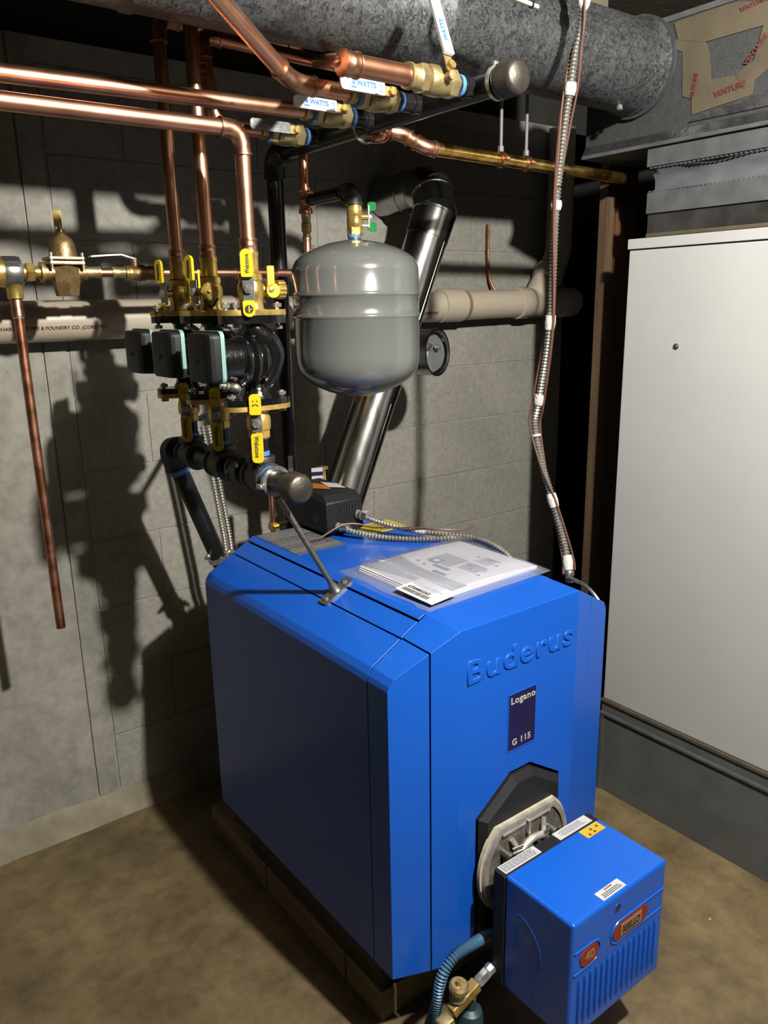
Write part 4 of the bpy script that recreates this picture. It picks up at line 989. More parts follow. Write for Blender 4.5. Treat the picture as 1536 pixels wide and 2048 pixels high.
# gored elbow turning to the wall
top = fpt(1.70)
ds = [fd, (fd*0.8+V((0, 0.5, 0))).normalized(), (fd*0.35+V((0, 0.95, 0))).normalized(), V((-0.05, 1, -0.02)).normalized()]
q = top+fd*0.02; prev = top
for j in range(4):
    nx = q+ds[j]*(0.07 if j else 0.055)
    g_ = B(); g_.tube([prev-ds[j]*0.012, nx], [FR*(1.05 if j % 2 else 1.04), FR*(1.03 if j % 2 else 1.05)], 40)
    g_.lathe(nx-ds[j]*0.01, ds[j], [(FR*1.03, 0), (FR*1.075, 0.003), (FR*1.075, 0.008), (FR*1.03, 0.011)], 40)
    g_.obj('elbow_gore', 'galv_flue', fl_, 40)
    prev = nx; q = nx
B().tube([prev, V((prev.x, YW-0.006, prev.z))], FR, 40).obj('wall_section', 'galv_flue', fl_, 60) if prev.y < YW else None
dm = thing('draft_regulator', 'round galvanized draft regulator with open damper plate on the flue', 'draft regulator', fpt(1.36))
dn = V((0.30, -0.954, 0.02)).normalized()
dc = V((0.788, 0.775, 1.363))
B().tube([fpt(1.36), dc-dn*0.03], 0.062, 40).obj('branch', 'galv_flue', dm, 60)
rb_ = B(); rb_.ring(dc-dn*0.055, dn, 0.0645, 0.0665, 0.06, 48); rb_.ring(dc, dn, 0.0640, 0.0695, 0.005, 48)
rb_.obj('collar_ring', 'galv_flue', dm, 40)
tilt = (dn*0.75+V((0.5, 0.1, 0.1))).normalized()
B().lathe(dc-dn*0.028, (dn+V((-0.35, 0, 0.12))).normalized(), [(0.0001, 0), (0.060, 0), (0.060, 0.0015), (0.0001, 0.0015)], 40, False).obj('damper_plate', 'galv_sheet', dm)
a_, u_, v_ = perp((dn+V((-0.35, 0, 0.12))).normalized())
dp_ = dc-dn*0.026
B().obox(dp_+V((-0.012, 0, 0.018))+dn*0.004, (1, 0.3, -0.3), (0.3, 0, 1), dn, 0.026, 0.011, 0.001).obj('weight_bracket', 'zinc', dm)
o = B().obox(dp_+V((-0.02, 0, -0.015))+dn*0.004, (1, 0.3, 0.1), (0, 0, 1), dn, 0.020, 0.016, 0.0008).obj('data_label', 'label_white', dm)
print_lines('label_print', dp_+V((-0.02, 0, -0.015))+dn*0.0052, V((1, 0.3, 0.1)), dn.cross(V((1, 0.3, 0.1))), 0.034, 0.026, 4, 'print_grey', o, 3)
B().lathe(dp_+dn*0.012+V((0.014, 0, 0.014)), dn, [(0.007, 0), (0.007, 0.012), (0.004, 0.014)], 14).obj('adjust_knob', 'steel_bright', dm)

# ================================================================== plastic drain along the wall
PY, PZ, PR = 1.135, 1.478, 0.051
pv_ = thing('drain_pipe', 'beige plastic drain pipe running along the concrete wall', 'drain pipe', (0.4, PY, PZ))
B().tube([(-2.55, PY, PZ-0.012), (0.32, PY, PZ), (1.55, PY, PZ+0.02)], PR, 40).obj('pipe', 'pvc', pv_, 60)
for xc, w_ in ((0.255, 0.12), (1.16, 0.10)):
    B().lathe((xc-w_/2, PY, PZ+0.0+0.016*(xc > 1)), (1, 0, 0), [(PR, 0), (PR*1.12, 0.001), (PR*1.12, w_-0.001), (PR, w_)], 40).obj('coupling', 'pvc', pv_, 40)
    B().lathe((xc+w_/2, PY, PZ+0.0+0.016*(xc > 1)), (1, 0, 0), [(PR, 0), (PR*1.035, 0.0005), (PR*1.035, 0.018), (PR, 0.019)], 40).obj('glue_band', 'pvc_glue', pv_, 40)
zz = PZ+0.02
wy = B(); wy.lathe((1.50, PY, zz), (1, 0, 0), [(PR, 0), (PR*1.14, 0.001), (PR*1.14, 0.05), (PR*1.06, 0.055), (PR*1.06, 0.215), (PR*1.14, 0.22), (PR*1.14, 0.27), (PR, 0.271)], 40)
wd = V((0.58, 0.0, 0.81)).normalized(); w0 = V((1.60, PY, zz))
wy.lathe(w0, wd, [(PR*1.02, 0.0), (PR*1.02, 0.10), (PR*1.14, 0.105), (PR*1.14, 0.15)], 40)
wy.obj('wye', 'pvc', pv_, 40)
B().lathe((1.551, PY, zz), (1, 0, 0), [(PR*1.06, 0), (PR*1.085, 0.0005), (PR*1.085, 0.016), (PR*1.06, 0.017)], 40).obj('glue_band', 'pvc_glue', pv_, 40)
br_ = B(); br_.tube(fillet([w0+wd*0.13, w0+wd*0.22, w0+wd*0.22+V((0, 0, 0.45))], 0.08), PR*0.98, 32); br_.obj('branch_pipe', 'pvc', pv_, 60)
B().lathe((1.765, PY, zz), (1, 0, 0), [(PR*1.1, 0), (PR*1.1, 0.05), (PR*1.02, 0.06), (0.02, 0.063), (0.0001, 0.063)], 40, False).obj('end_plug', 'pvc', pv_, 40)
# printed line along the pipe, laid on its curved face
def pipe_print(s_, x, sz, ang=-22):
    a = math.radians(ang); rad = PR+0.0006
    n = V((0, -math.cos(a), math.sin(a)))
    zc_ = PZ-0.012*(0.32-x)/2.87 if x < 0.32 else PZ+0.02*(x-0.32)/1.23
    text('pipe_lettering', s_, sz, V((x, PY, zc_))+n*rad, (1, 0, 0), n.cross(V((1, 0, 0))), 'red_ink', pv_, 0.0002, 0.0002)
pipe_print('CHARLOTTE PIPE & FOUNDRY CO. (CORE) PVC', -0.33, 0.0125)
pipe_print('CHARLOTTE PIPE & FOUNDRY CO. (CORE) PVC', 0.80, 0.0125)

tw = B(); tw.tube(spline([(1.40, 1.19, 1.78), (1.398, 1.185, 1.66), (1.405, 1.18, 1.58), (1.425, 1.165, 1.535)], 6), 0.006, 8)
tag(tw.obj('wall_tube', 'copper_dull'), 'thin dark copper tube running down the wall onto the plastic drain', 'tube')

# ================================================================== water feed: backflow preventer, regulator, valve
WY_, WZ = 0.85, 1.582
bf = thing('backflow_preventer', 'brass backflow preventer with black and silver label at the line start', 'backflow preventer', (-0.345, WY_, WZ))
b = B(); b.lathe((-0.47, WY_, WZ), (1, 0, 0), [(0.018, 0), (0.030, 0.02), (0.031, 0.05), (0.026, 0.07), (0.031, 0.09), (0.031, 0.135), (0.029, 0.15), (0.021, 0.156), (0.015, 0.158)], 28)
b.lathe((-0.332, WY_, WZ-0.02), (0, 0, -1), [(0.022, 0), (0.0165, 0.012), (0.0165, 0.034), (0.014, 0.036)], 22)
b.obj('valve_body', 'brass', bf)
B().lathe((-0.352, WY_, WZ), (1, 0, 0), [(0.0312, 0), (0.0316, 0.0005), (0.0316, 0.034), (0.0312, 0.0345)], 28).obj('wrap_label', 'zinc', bf)
lb = B()
for k in range(4):
    a = math.radians(25+26*k)
    n = V((0, -math.cos(a), math.sin(a)))
    lb.obox(V((-0.336, WY_, WZ))+n*0.0318, (1, 0, 0), n.cross(V((1, 0, 0))), n, 0.013, 0.0040, 0.0003)
lb.obj('label_bars', 'black_ink', bf, 0)
un = B(); un.hexn((-0.306, WY_, WZ), (1, 0, 0), 0.021, 0.016); un.lathe((-0.318, WY_, WZ), (1, 0, 0), [(0.012, 0), (0.012, 0.055)], 18); un.lathe((-0.277, WY_, WZ), (1, 0, 0), [(0.014, 0), (0.0215, 0.001), (0.0215, 0.007), (0.016, 0.009), (0.016, 0.022)], 22)
un.obj('union', 'brass', bf, 25)
ts = thing('relief_tube', 'thin reddish copper discharge tube hanging down in front of the wall', 'tube', (-0.332, WY_, 1.53))
B().tube([(-0.332, WY_, 1.535), (-0.331, WY_, 1.2), (-0.329, WY_, 0.772)], 0.0105, 18).obj('tube', 'copper_dull', ts, 60)
B().lathe((-0.332, WY_, 1.49), (0, 0, 1), [(0.0105, 0), (0.0132, 0.001), (0.0132, 0.014), (0.0122, 0.016), (0.0122, 0.04)], 20).obj('adapter', 'copper_fit', ts)
B().lathe((-0.332, WY_, 1.486), (0, 0, 1), [(0.0108, 0), (0.0118, 0.001), (0.0118, 0.004)], 20).obj('solder_ring', 'steel_bright', ts)
rgv = thing('pressure_regulator', 'bell-shaped bronze pressure regulator with an adjusting screw on top', 'regulator', (-0.224, WY_, 1.52))
b = B(); b.lathe((-0.224, WY_, 1.532), (0, 0, 1), [(0.0235, 0), (0.0245, 0.001), (0.030, 0.028), (0.0305, 0.030), (0.031, 0.056), (0.024, 0.066)], 6)
b.lathe((-0.268, WY_, WZ), (1, 0, 0), [(0.0165, 0), (0.0165, 0.02), (0.0165, 0.09)], 20)
b.obj('valve_body', 'bronze', rgv, 25)
B().box((-0.261, WY_-0.030, 1.597), (-0.187, WY_+0.034, 1.605), 0.002).obj('flange_plate', 'brass_pale', rgv)
B().box((-0.261, WY_-0.030, 1.607), (-0.187, WY_+0.034, 1.614), 0.002).obj('flange_plate', 'brass_pale', rgv)
for sx in (-0.257, -0.191):
    B().cyl((sx, WY_-0.026, 1.588), (sx, WY_-0.026, 1.622), 0.0035, 10).obj('flange_screw', 'steel_bright', rgv)
B().lathe((-0.224, WY_, 1.614), (0, 0, 1), [(0.0295, 0), (0.029, 0.008), (0.0265, 0.026), (0.021, 0.038), (0.013, 0.044), (0.0115, 0.050), (0.009, 0.052), (0.009, 0.057)], 32).obj('bonnet', 'bronze', rgv)
sb = B(); sb.cyl((-0.224, WY_, 1.668), (-0.226, WY_, 1.685), 0.005, 12); sb.obox((-0.2275, WY_, 1.694), (0, 0, 1), (1, -0.3, 0), (0.3, 1, 0), 0.017, 0.008, 0.0025, 0.001)
sb.obj('adjusting_screw', 'brass', rgv)
fl2 = thing('feed_line', 'thin horizontal copper feed pipe from regulator past the risers to tank', 'pipe', (0.1, WY_, WZ))
B().tube(fillet([(-0.19, WY_, WZ), (HX+0.09, WY_, WZ+0.004), (HX+0.09, 0.757, WZ+0.004), (HX, 0.757, WZ+0.004)], 0.02), 0.0102, 18).obj('pipe', 'copper', fl2, 60)
for xc in (-0.165, -0.105, 0.205, 0.29):
    sleeve(fl2, (xc, WY_, WZ+0.001), (1, 0, 0), 0.0108, 0.034, 'brass_pale' if xc < 0 else 'copper_fit')
lvv = thing('feed_valve', 'bronze ball valve with bent silver lever on the thin feed pipe', 'valve', (-0.06, WY_, WZ))
b = B(); b.lathe((-0.092, WY_, WZ), (1, 0, 0), [(0.0125, 0), (0.0165, 0.001), (0.0165, 0.016), (0.0145, 0.018), (0.019, 0.028), (0.019, 0.045), (0.0145, 0.052), (0.0165, 0.058), (0.0165, 0.07), (0.0125, 0.071)], 22)
b.cyl((-0.066, WY_, WZ+0.012), (-0.066, WY_, WZ+0.034), 0.0095, 14)
b.obj('valve_body', 'bronze', lvv)
lv = B(); lp = [(-0.064, 1.612), (-0.098, 1.6215), (-0.132, 1.6195), (-0.167, 1.6165)]
lv.loft([[V((x, WY_-0.010, z-0.0016)), V((x, WY_+0.010, z-0.0016)), V((x, WY_+0.010, z+0.0016)), V((x, WY_-0.010, z+0.0016))] for x, z in lp])
lv.obj('lever', 'steel_bright', lvv, 20)
B().hexn((-0.066, WY_, 1.612), (0, 0, 1), 0.007, 0.006).obj('stem_nut', 'bronze', lvv)

# ================================================================== gold-toned pipe under the duct
gp = thing('gold_pipe', 'gold-toned brass pipe running under the duct towards the wooden post', 'pipe', (0.8, 0.45, 1.84))
GZ = 1.838
B().tube([(0.49, 0.45, GZ), (1.235, 0.45, GZ-0.012)], 0.0145, 20).obj('pipe', 'gold_pipe', gp, 60)
P_ = [V((0.52, 0.45, GZ)), V((0.475, 0.45, GZ)), V((0.435, 0.49, 1.872)), V((0.40, 0.50, 1.872)), V((0.365, 0.48, 1.855)), V((0.36, 0.60, 1.90))]
B().tube(fillet(P_, 0.02), 0.0145, 18).obj('offset_pipe', 'copper', gp, 60)
for i_ in (1, 2, 4):
    elbow_part('elbow', P_[i_-1], P_[i_], P_[i_+1], 0.0145, 'copper_fit', gp, 0.02, 0.026)
for xh, lab in ((0.712, 'ring'), (0.80, 'ring')):
    hg = thing('pipe_hanger', 'threaded hanger rod with copper ring holding the gold-toned pipe, %s' % ('lit one near the header cap' if xh < 0.75 else 'darker one nearer the wires'), 'hanger', (xh, 0.45, GZ), 'gold pipe hangers')
    z = GZ-0.012*(xh-0.49)/0.745
    B().ring((xh-0.006, 0.45, z), (1, 0, 0), 0.0145, 0.0185, 0.012, 28).obj('split_ring', 'copper_fit', hg)
    for s in (1, -1):
        B().obox((xh, 0.45-0.021*s, z), (1, 0, 0), (0, 1, 0), (0, 0, 1), 0.007, 0.005, 0.004, 0.0015).obj('ring_ear', 'copper_fit', hg)
    B().hexn((xh, 0.45, z+0.016), (0, 0, 1), 0.0075, 0.014).obj('rod_nut', 'rod_grey', hg, 20)
    B().cyl((xh, 0.45, z+0.016), (xh, 0.45, 2.12), 0.0042, 10).obj('rod', 'rod_grey', hg)

# ================================================================== control box and cables on the boiler top
ct = thing('control_box', 'black plastic aquastat control box on rear of blue boiler top', 'control box', (0.33, 0.7, ZT))
bb = B(); bb.loft([[V((x, y, z)) for x, y, z in ((0.272, 0.60, ZT+0.012), (0.386, 0.60, ZT+0.012), (0.386, 0.80, ZT+0.012), (0.272, 0.80, ZT+0.012))], [V((x, y, z)) for x, y, z in ((0.274, 0.604, 1.020), (0.384, 0.604, 1.020), (0.384, 0.80, 1.036), (0.274, 0.80, 1.036))], [V((x, y, z)) for x, y, z in ((0.280, 0.625, 1.0385), (0.379, 0.625, 1.0385), (0.379, 0.795, 1.042), (0.280, 0.795, 1.042))]])
o = bb.obj('housing', 'black_plastic', ct, 20); bev(o, 0.003, 2, 25, 0)
B().box((0.285, 0.612, ZT+0.002), (0.374, 0.79, ZT+0.016), 0.004).obj('foot', 'black_rough', ct)
for k in range(6): B().box((0.318+0.0085*k, 0.5995, 0.990), (0.322+0.0085*k, 0.603, 1.006)).obj('vent_slot', 'black_rough', ct, 0)
B().lathe((0.2725, 0.655, 0.972), (-1, 0, 0), [(0.0001, 0), (0.013, 0), (0.013, 0.0008), (0.0001, 0.0008)], 20, False).obj('knockout', 'black_rough', ct)
lbp = B(); lbp.prism([(0.290, 0.70, 1.0425), (0.325, 0.66, 1.0412), (0.345, 0.70, 1.0425), (0.315, 0.755, 1.0435)], (0, 0, 0.0008)); lbp.obj('diamond_label', 'sticker_orange', ct, 0)
lbp = B(); lbp.prism([(0.335, 0.68, 1.042), (0.365, 0.65, 1.041), (0.372, 0.70, 1.0425), (0.345, 0.74, 1.0435)], (0, 0, 0.0008)); lbp.obj('paper_label', 'label_white', ct, 0)
def connector(c, d, parent, r=0.0095):
    d = V(d).normalized(); c = V(c)
    k = B(); k.lathe(c, d, [(r*1.25, 0), (r*1.25, 0.004), (r, 0.005), (r, 0.012), (r*1.3, 0.013), (r*1.3, 0.017), (r, 0.018), (r, 0.036)], 20)
    k.obox(c+d*0.03+V((0, 0, r)), d, d.cross(V((0, 0, 1))), (0, 0, 1), 0.006, 0.010, 0.003, 0.001)
    return k.obj('cable_connector', 'steel_bright', parent)
c1 = V((0.366, 0.600, 0.980)); c2 = V((0.303, 0.600, 0.958))
connector(c1, (0.25, -1, -0.08), ct); connector(c2, (0.3, -1, -0.05), ct, 0.0085)
B().lathe((0.325, 0.600, 0.948), (0, -1, 0), [(0.005, 0), (0.0045, 0.003), (0.001, 0.004)], 12).obj('cover_screw', 'steel_bright', ct)
k1 = thing('armored_cable', 'upper silver armoured cable with white tape leaving the black control box', 'cable', c1)
armored('armor', [c1+V((0.005, -0.03, -0.003)), (0.385, 0.545, 0.968), (0.415, 0.49, 0.958), (0.45, 0.43, 0.953), (0.492, 0.375, 0.949), (0.545, 0.33, 0.938), (0.60, 0.30, 0.90), (0.632, 0.28, 0.85)], 0.0066, 'armor', k1, 0.0085, 12, 0.5)
B().tube([(0.438, 0.452, 0.9545), (0.452, 0.428, 0.9532)], 0.0088, 12).obj('tape_band', 'white_tape', k1)
k2 = thing('armored_cable', 'lower silver armoured cable lying across the blue top from the control box', 'cable', c2)
armored('armor', [c2+V((0.006, -0.03, -0.002)), (0.330, 0.54, 0.948), (0.365, 0.49, 0.942), (0.41, 0.44, 0.9395), (0.455, 0.40, 0.940), (0.50, 0.365, 0.9405), (0.55, 0.335, 0.93), (0.60, 0.31, 0.89), (0.632, 0.30, 0.84)], 0.0066, 'armor', k2, 0.0085, 12, 0.5)
wr = B(); wr.tube(spline([(0.215, 0.60, 0.936), (0.245, 0.585, 0.945), (0.28, 0.575, 0.962), (0.305, 0.568, 0.970), (0.335, 0.555, 0.968), (0.36, 0.53, 0.960), (0.40, 0.48, 0.962), (0.44, 0.43, 0.965), (0.48, 0.39, 0.962), (0.52, 0.37, 0.958), (0.555, 0.365, 0.962)], 8), 0.0022, 8)
tag(wr.obj('thermostat_wire', 'thermo_wire'), 'thin brown wire looping in front of the black control box', 'wire')

# small riser and valves behind the box
sv = thing('gauge_riser', 'short copper stub with yellow-handled valve behind the black control box', 'pipe', (0.272, 0.88, 0.9))
B().tube([(0.272, 0.88, 0.80), (0.272, 0.88, 1.06)], 0.0085, 16).obj('pipe', 'copper', sv)
B().lathe((0.272, 0.88, 0.895), (0, 0, 1), [(0.011, 0), (0.014, 0.004), (0.014, 0.018), (0.011, 0.02)], 18).obj('valve_body', 'brass', sv)
B().obox((0.285, 0.862, 0.912), (1, -0.3, 0.2), (0, 1, 0), (0, 0, 1), 0.022, 0.009, 0.003, 0.002).obj('valve_lever', 'yellow_plastic', sv)
tg = thing('relief_fitting', 'brass fitting with small blue and white tag against the flue', 'fitting', (0.42, 0.88, 1.0))
B().lathe((0.428, 0.86, 0.95), (0, 0, 1), [(0.012, 0), (0.014, 0.05), (0.011, 0.07), (0.011, 0.098), (0.018, 0.10), (0.018, 0.106)], 18).obj('body', 'brass', tg)
B().obox((0.402, 0.845, 1.043), (1, -0.4, 0), (0, 0, 1), (0.4, 1, 0), 0.016, 0.016, 0.002).obj('tag', 'label_white', tg)
B().obox((0.4015, 0.8425, 1.043), (1, -0.4, 0), (0, 0, 1), (0.4, 1, 0), 0.016, 0.005, 0.002).obj('tag_stripe', 'navy_plate', tg)

# ================================================================== papers in a clear bag
PZ0 = ZT+0.0015
mn = thing('manual', 'grey and white printed manual booklet lying on the blue boiler top', 'booklet', (0.33, 0.22, PZ0))
def pz(x, y): # pages swell a little towards the spine
    return 0.004+0.005*math.sin(min(1, max(0, (x-0.17)/0.33))*PI)+0.004*math.exp(-((x-0.195)/0.02)**2)
def sheet(b, outline, z0f, t):
    pts = [V((x, y, z0f(x, y))) for x, y in outline]
    b.prism(pts, (0, 0, t))
def grid_sheet(x0, x1, y0, y1, z0, t, b, nx=14, skew=0.0):
    rings = []
    for i in range(nx+1):
        x = x0+(x1-x0)*i/nx
        za = z0+pz(x, 0)
        rings.append([V((x, y0+skew*i/nx, z0)), V((x, y1+skew*i/nx, z0)), V((x, y1+skew*i/nx, za+t)), V((x, y0+skew*i/nx, za+t))])
    b.loft(rings)
for j in range(3):
    pb2 = B(); grid_sheet(0.188-0.004*j, 0.496-0.003*j, 0.096+0.003*j, 0.345-0.004*j, PZ0+0.0005, 0.0012*(2-j)-0.0008*j, pb2, 14, 0.006)
    pb2.obj('page_block', 'paper', mn, 30)
ztop = lambda x: PZ0+0.0005+pz(x, 0)+0.0026
def decal(name, poly, m, dz=0.0003):
    b = B(); b.prism([(x, y, ztop(x)+dz) for x, y in poly], (0, 0, 0.0003)); return b.obj(name, m, mn, 0)
def strip(name, xs, ylo, yhi, m, dz=0.0002):
    b = B(); b.loft([[V((x, ylo(x), ztop(x)+dz)), V((x, yhi(x), ztop(x)+dz)), V((x, yhi(x), ztop(x)+dz+0.0003)), V((x, ylo(x), ztop(x)+dz+0.0003))] for x in xs])
    return b.obj(name, m, mn, 0)
xsn = [0.199+0.0102*i for i in range(11)]
mn_u = lambda y: (y-0.100)/0.242
# grey band across the cover on the spine side, edge swept in an arc
def band(x0f, x1f, m, nm, dz):
    ysn = [0.100+0.0121*i for i in range(21)]
    b = B(); b.loft([[V((x0f(y), y, ztop(x0f(y))+dz)), V(((x0f(y)+x1f(y))/2, y, ztop((x0f(y)+x1f(y))/2)+dz)), V((x1f(y), y, ztop(x1f(y))+dz)), V((x1f(y), y, ztop(x1f(y))+dz+0.0003)), V(((x0f(y)+x1f(y))/2, y, ztop((x0f(y)+x1f(y))/2)+dz+0.0003)), V((x0f(y), y, ztop(x0f(y))+dz+0.0003))] for y in ysn])
    return b.obj(nm, m, mn, 0)
band(lambda y: 0.240-0.042*mn_u(y), lambda y: 0.285-0.004*math.sin(mn_u(y)*PI)+0.020*(mn_u(y)**3), 'print_mid', 'cover_band', 0.0003)
band(lambda y: 0.250-0.018*mn_u(y), lambda y: 0.252-0.014*mn_u(y), 'paper', 'cover_sweep', 0.0007)
o = decal('cover_badge', [(0.288, 0.176), (0.288, 0.216), (0.297, 0.216), (0.297, 0.176)], 'print_grey', 0.0008)
bm_ = B()
def dec_box(b, x0, x1, y0, y1, dz=0.0006): b.prism([(x0, y0, ztop((x0+x1)/2)+dz), (x1, y0, ztop((x0+x1)/2)+dz), (x1, y1, ztop((x0+x1)/2)+dz), (x0, y1, ztop((x0+x1)/2)+dz)], (0, 0, 0.0003))
b = B()
dec_box(b, 0.335, 0.395, 0.212, 0.286)
b.obj('picture_boiler', 'print_mid', mn, 0)
b = B(); dec_box(b, 0.328, 0.356, 0.246, 0.276, 0.001); dec_box(b, 0.314, 0.324, 0.195, 0.245, 0.001)
b.obj('picture_door', 'print_grey', mn, 0)
b = B(); b.lathe((0.342, 0.261, ztop(0.342)+0.0012), (0, 0, 1), [(0.008, 0), (0.008, 0.0004)], 18); b.obj('picture_ring', 'paper', mn, 0)
b = B()
for x, y in ((0.312, 0.29), (0.306, 0.262), (0.436, 0.225), (0.376, 0.188), (0.436, 0.187), (0.42, 0.151), (0.345, 0.13), (0.36, 0.15), (0.36, 0.17)):
    b.lathe((x, y, ztop(x)+0.0006), (0, 0, 1), [(0.0042, 0), (0.0042, 0.0003)], 10)
b.obj('picture_dots', 'print_grey', mn, 0)
print_lines('cover_print', (0.368, 0.168, ztop(0.368)+0.0009), (0, -1, 0), (1, 0, 0), 0.07, 0.045, 6, 'print_mid', mn, 21, 0.4)
print_lines('cover_print', (0.425, 0.185, ztop(0.425)+0.0009), (0, -1, 0), (1, 0, 0), 0.05, 0.045, 5, 'print_mid', mn, 22, 0.3)
print_lines('cover_print', (0.252, 0.300, ztop(0.252)+0.0010), (0, -1, 0), (1, 0, 0), 0.05, 0.016, 2, 'paper', mn, 23, 0.3)

cd = thing('label_card', 'white card printed with barcode and number on a corner of the manual', 'card', (0.22, 0.15, PZ0))
CZ = PZ0+0.0125
cu = V((0.05, -1, -0.045)).normalized(); cvv = V((1, 0.05, 0.06)).normalized(); cc0 = V((0.198, 0.128, CZ))
B().obox(cc0, cu, cvv, (0, 0, 1), 0.054, 0.036, 0.0006).obj('card', 'paper', cd, 0)
bc = B(); rnd = random.Random(4); x = -0.045
while x < 0.03:
    w_ = rnd.choice((0.0008, 0.0012, 0.002)); bc.obox(cc0+cu*(x+w_/2)+cvv*(-0.022)+V((0, 0, 0.0008)), cu, cvv, (0, 0, 1), w_/2, 0.006, 0.0002); x += w_+rnd.choice((0.001, 0.0016))
bc.obj('barcode', 'black_ink', cd, 0)
text('card_number', '6720805262', 0.0125, cc0+cu*(-0.043)+cvv*(-0.012)+V((0, 0, 0.001)), cu, cvv, 'black_ink', cd, 0.0002, 0.0003)
print_lines('card_print', cc0+cu*0.012+cvv*0.012+V((0, 0, 0.0008)), cu, cvv, 0.06, 0.008, 2, 'print_mid', cd, 31, 0.25)
bgp = thing('clear_bag', 'clear plastic document bag around the manual on the boiler top', 'plastic bag', (0.33, 0.2, PZ0))
rings = []; rnd = random.Random(9)
for i in range(19):
    x = 0.150+0.362*i/18
    f_ = max(0.0, min(1, (x-0.17)/0.05))*max(0.0, min(1, (0.512-x)/0.03))
    rings.append([V((x+0.004*rnd.uniform(-1, 1)*(i in (0, 18)), y, PZ0+0.0006+(0.0165 if x > 0.262 else 0.0215)*f_*(1 if 0.10 < y < 0.355 else 0.0)+(0.002*rnd.random() if 0.1 < y < 0.355 else 0.0006*rnd.random()))) for y in (0.062+0.012*(i/18), 0.082, 0.098, 0.112, 0.16, 0.21, 0.26, 0.30, 0.348, 0.362, 0.372)])
b = B(); b.loft(rings, False, False)
o = b.obj('bag_film', 'clear_plastic', bgp, 80)
sdm = o.modifiers.new('s', 'SOLIDIFY'); sdm.thickness = 0.0003

# ================================================================== wire bundle hanging beside the boiler
wbn = thing('flexible_conduit', 'armoured flexible conduit hanging from the ceiling, taped white to brown wires', 'conduit', (0.64, 0.14, 0.87))
bp_ = [(0.665, 0.172, 2.36), (0.665, 0.176, 2.085), (0.662, 0.190, 2.0), (0.660, 0.199, 1.929), (0.658, 0.209, 1.854), (0.658, 0.225, 1.695), (0.660, 0.231, 1.46), (0.660, 0.258, 1.276), (0.660, 0.268, 1.215), (0.660, 0.240, 1.12), (0.660, 0.205, 1.042), (0.658, 0.153, 0.916), (0.648, 0.137, 0.868)]
armored('armor', bp_, 0.0078, 'armor', wbn, 0.0075, 12, 0.4)
def along(t, pts=[V(p) for p in bp_]):
    S = spline(pts, 10); return S[min(len(S)-1, int(t*(len(S)-1)))]
SP = spline(bp_, 20)
def atz(z): return min(SP, key=lambda p: abs(p.z-z))
for z, L in ((1.93, 0.024), (1.703, 0.022), (1.455, 0.026), (1.277, 0.024), (1.04, 0.032), (0.90, 0.034)):
    a_, b_2 = atz(z+L/2), atz(z-L/2)
    B().tube([a_, (a_+b_2)/2+V((0, 0, 0)), b_2], [0.0115, 0.013, 0.011], 12).obj('tape_band', 'white_tape', wbn)
B().tube([atz(1.745), atz(1.738)], 0.012, 12).obj('cable_tie', 'white_plastic', wbn)
B().tube([atz(1.195), atz(1.188)], 0.0115, 12).obj('cable_tie', 'white_plastic', wbn)
B().ball((0.665, 0.176, 2.092), 0.014, 12, (1, 1, 1.6)).obj('ceiling_clamp', 'white_tape', wbn)
for k, (ph, am, rad, lab) in enumerate(((0.0, 0.0125, 0.0026, 'brown thermostat wire winding around the hanging conduit'), (2.2, 0.0145, 0.0024, 'second brown thermostat wire bowing away from hanging conduit'), (4.1, 0.0132, 0.0024, 'third brown thermostat wire strapped against hanging conduit'))):
    q = []
    for i_, p_ in enumerate(SP):
        t_ = i_/len(SP)
        q.append(p_+V((math.cos(ph+t_*9+k)*am, math.sin(ph+t_*9+k)*am, 0)))
    q = q[:int(len(q)*(0.97 if k else 0.99))]
    tag(B().tube(q, rad, 8).obj('thermostat_wire', 'thermo_wire'), lab, 'wire', 'brown wires on the conduit')
jb = thing('conduit_end', 'small metal connector and clear strap where conduit meets the boiler side', 'connector', (0.64, 0.12, 0.86))
B().lathe((0.650, 0.138, 0.885), (-0.05, -0.1, -1), [(0.010, 0), (0.012, 0.004), (0.012, 0.012), (0.009, 0.016), (0.009, 0.03)], 16).obj('connector', 'zinc', jb)
B().tube(spline([(0.640, 0.135, 0.868), (0.632, 0.10, 0.872), (0.625, 0.06, 0.866), (0.622, 0.03, 0.848), (0.618, 0.012, 0.825)], 8), 0.0045, 8).obj('strap', 'zinc', jb)
B().cyl((0.640, 0.13, 0.84), (0.61, 0.13, 0.84), 0.009, 14).obj('elbow_stub', 'zinc', jb)

# ================================================================== oil hose and valve by the burner
OY = -0.072
hs = thing('oil_hose', 'blue ribbed hose curling down beside the burner', 'hose', (0.05, OY, 0.17))
armored('hose', [(0.215, -0.06, 0.245), (0.185, -0.066, 0.257), (0.155, OY, 0.266), (0.107, OY, 0.268), (0.075, OY, 0.252), (0.060, OY, 0.225), (0.054, OY, 0.193), (0.054, OY+0.01, 0.150), (0.06, OY+0.03, 0.10), (0.09, OY+0.06, 0.03)], 0.0098, 'spring_blue', hs, 0.0062, 14, 0.4)
ov = thing('oil_valve', 'brass oil shutoff valve with round top and steel tube beside the burner', 'valve', (0.09, OY, 0.14))
OV = OY-0.035
d = V((0.16, 0.0, 0.055)).normalized()
c0 = V((0.078, OV, 0.196))
b = B(); b.obox(c0+d*0.014, d, (0, 1, 0), d.cross(V((0, 1, 0))), 0.036, 0.011, 0.0115, 0.003)
b.obj('valve_body', 'brass', ov, 30)
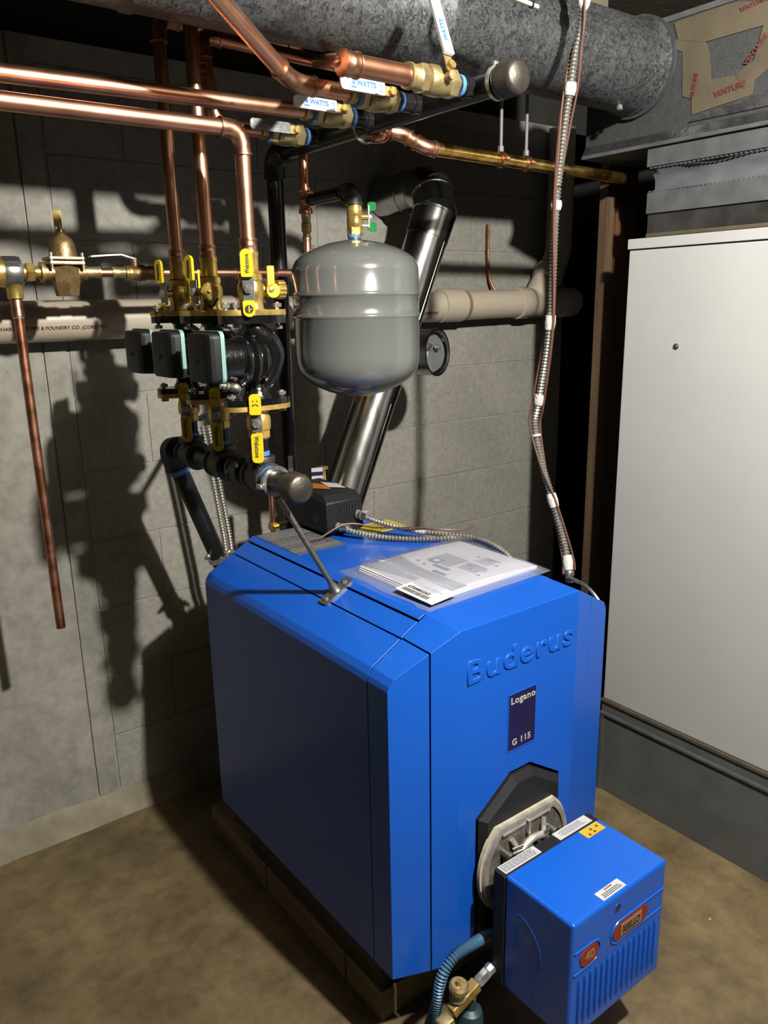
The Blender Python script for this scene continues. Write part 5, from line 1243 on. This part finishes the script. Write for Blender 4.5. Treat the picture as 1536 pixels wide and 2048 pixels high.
B().lathe(c0-V((0, 0, 0.0))+V((-0.004, 0.0, 0.012)), (0, -0.1, 1), [(0.012, 0), (0.013, 0.006), (0.009, 0.012), (0.009, 0.022), (0.017, 0.024), (0.019, 0.028), (0.019, 0.036), (0.015, 0.040)], 20).obj('bonnet', 'brass_pale', ov)
B().lathe(c0+V((-0.007, -0.004, 0.050)), (0, -0.1, 1), [(0.006, 0), (0.004, 0.004), (0.004, 0.012)], 12).obj('spindle', 'brass', ov)
B().ring(c0+V((-0.004, 0, 0.016)), (0, -0.1, 1), 0.014, 0.0165, 0.002, 20).obj('washer', 'steel_bright', ov)
B().hexn(c0+d*0.050, d, 0.0125, 0.030).obj('hex_nut', 'steel_bright', ov, 20)
B().lathe(c0+d*0.080, d, [(0.011, 0), (0.012, 0.004), (0.012, 0.012), (0.008, 0.016)], 8).obj('flare_nut', 'steel_bright', ov, 20)
B().cyl(c0+d*0.094, c0+d*0.14+V((0, 0.02, 0.01)), 0.0032, 10).obj('steel_tube', 'steel_bright', ov)
eb = B(); eb.obox(c0-d*0.036+V((0, 0, -0.018)), (1, 0, 0.2), (0, 1, 0), (-0.2, 0, 1), 0.0145, 0.0135, 0.0165, 0.004); eb.cyl(c0-d*0.036+V((0, 0, -0.03)), c0-d*0.036+V((0.006, 0, -0.075)), 0.008, 12)
eb.obj('elbow', 'brass_pale', ov, 30)
B().hexn(c0-d*0.036+V((0.004, 0, -0.05)), (0.05, 0, -1), 0.0125, 0.02).obj('lower_nut', 'brass', ov, 20)
B().cyl(c0-d*0.036+V((0.008, 0, -0.07)), (0.05, OV, 0.0), 0.005, 12).obj('supply_tube', 'copper_dull', ov)
tm = thing('oil_filter', 'dark teal metal canister fitting under the brass oil valve', 'filter', (0.13, -0.09, 0.05))
B().lathe((0.125, -0.085, 0.05), (0.05, 0, 1), [(0.012, 0), (0.027, 0.004), (0.028, 0.06), (0.024, 0.078), (0.012, 0.084), (0.011, 0.11)], 24).obj('canister', 'teal_metal', tm)
B().cyl((0.125, -0.085, 0.06), (0.125, -0.085, 0.0), 0.008, 12).obj('stand_pipe', 'copper_dull', tm)
B().hexn((0.131, -0.085, 0.155), (0.05, 0, 1), 0.012, 0.014).obj('top_nut', 'brass_pale', tm, 20)

# ================================================================== scraps on the floor
for (x, y, r_, lab) in ((0.92, 0.14, 0.007, 'pale chip on the floor nearest the boiler corner'), (0.90, 0.085, 0.006, 'pale chip on the floor midway between boiler and plinth'), (0.86, -0.18, 0.004, 'tiny pale chip on the floor to the side of the burner')):
    rnd = random.Random(int(x*100)); b = B()
    b.prism([(x+r_*rnd.uniform(0.7, 1.2)*math.cos(a), y+r_*0.6*rnd.uniform(0.7, 1.2)*math.sin(a), 0.0) for a in [2*PI*k/9 for k in range(9)]], (0, 0, 0.002))
    tag(b.obj('paint_chip', 'chip', None, 0), lab, 'chip', 'pale chips on the floor')
o = B().tube([(0.865, 0.045, 0.0012), (0.905, 0.055, 0.0012)], 0.0012, 6).obj('straw_stem', 'chip')
tag(o, 'thin straw-coloured stem lying on the floor by the grey plinth', 'stem')
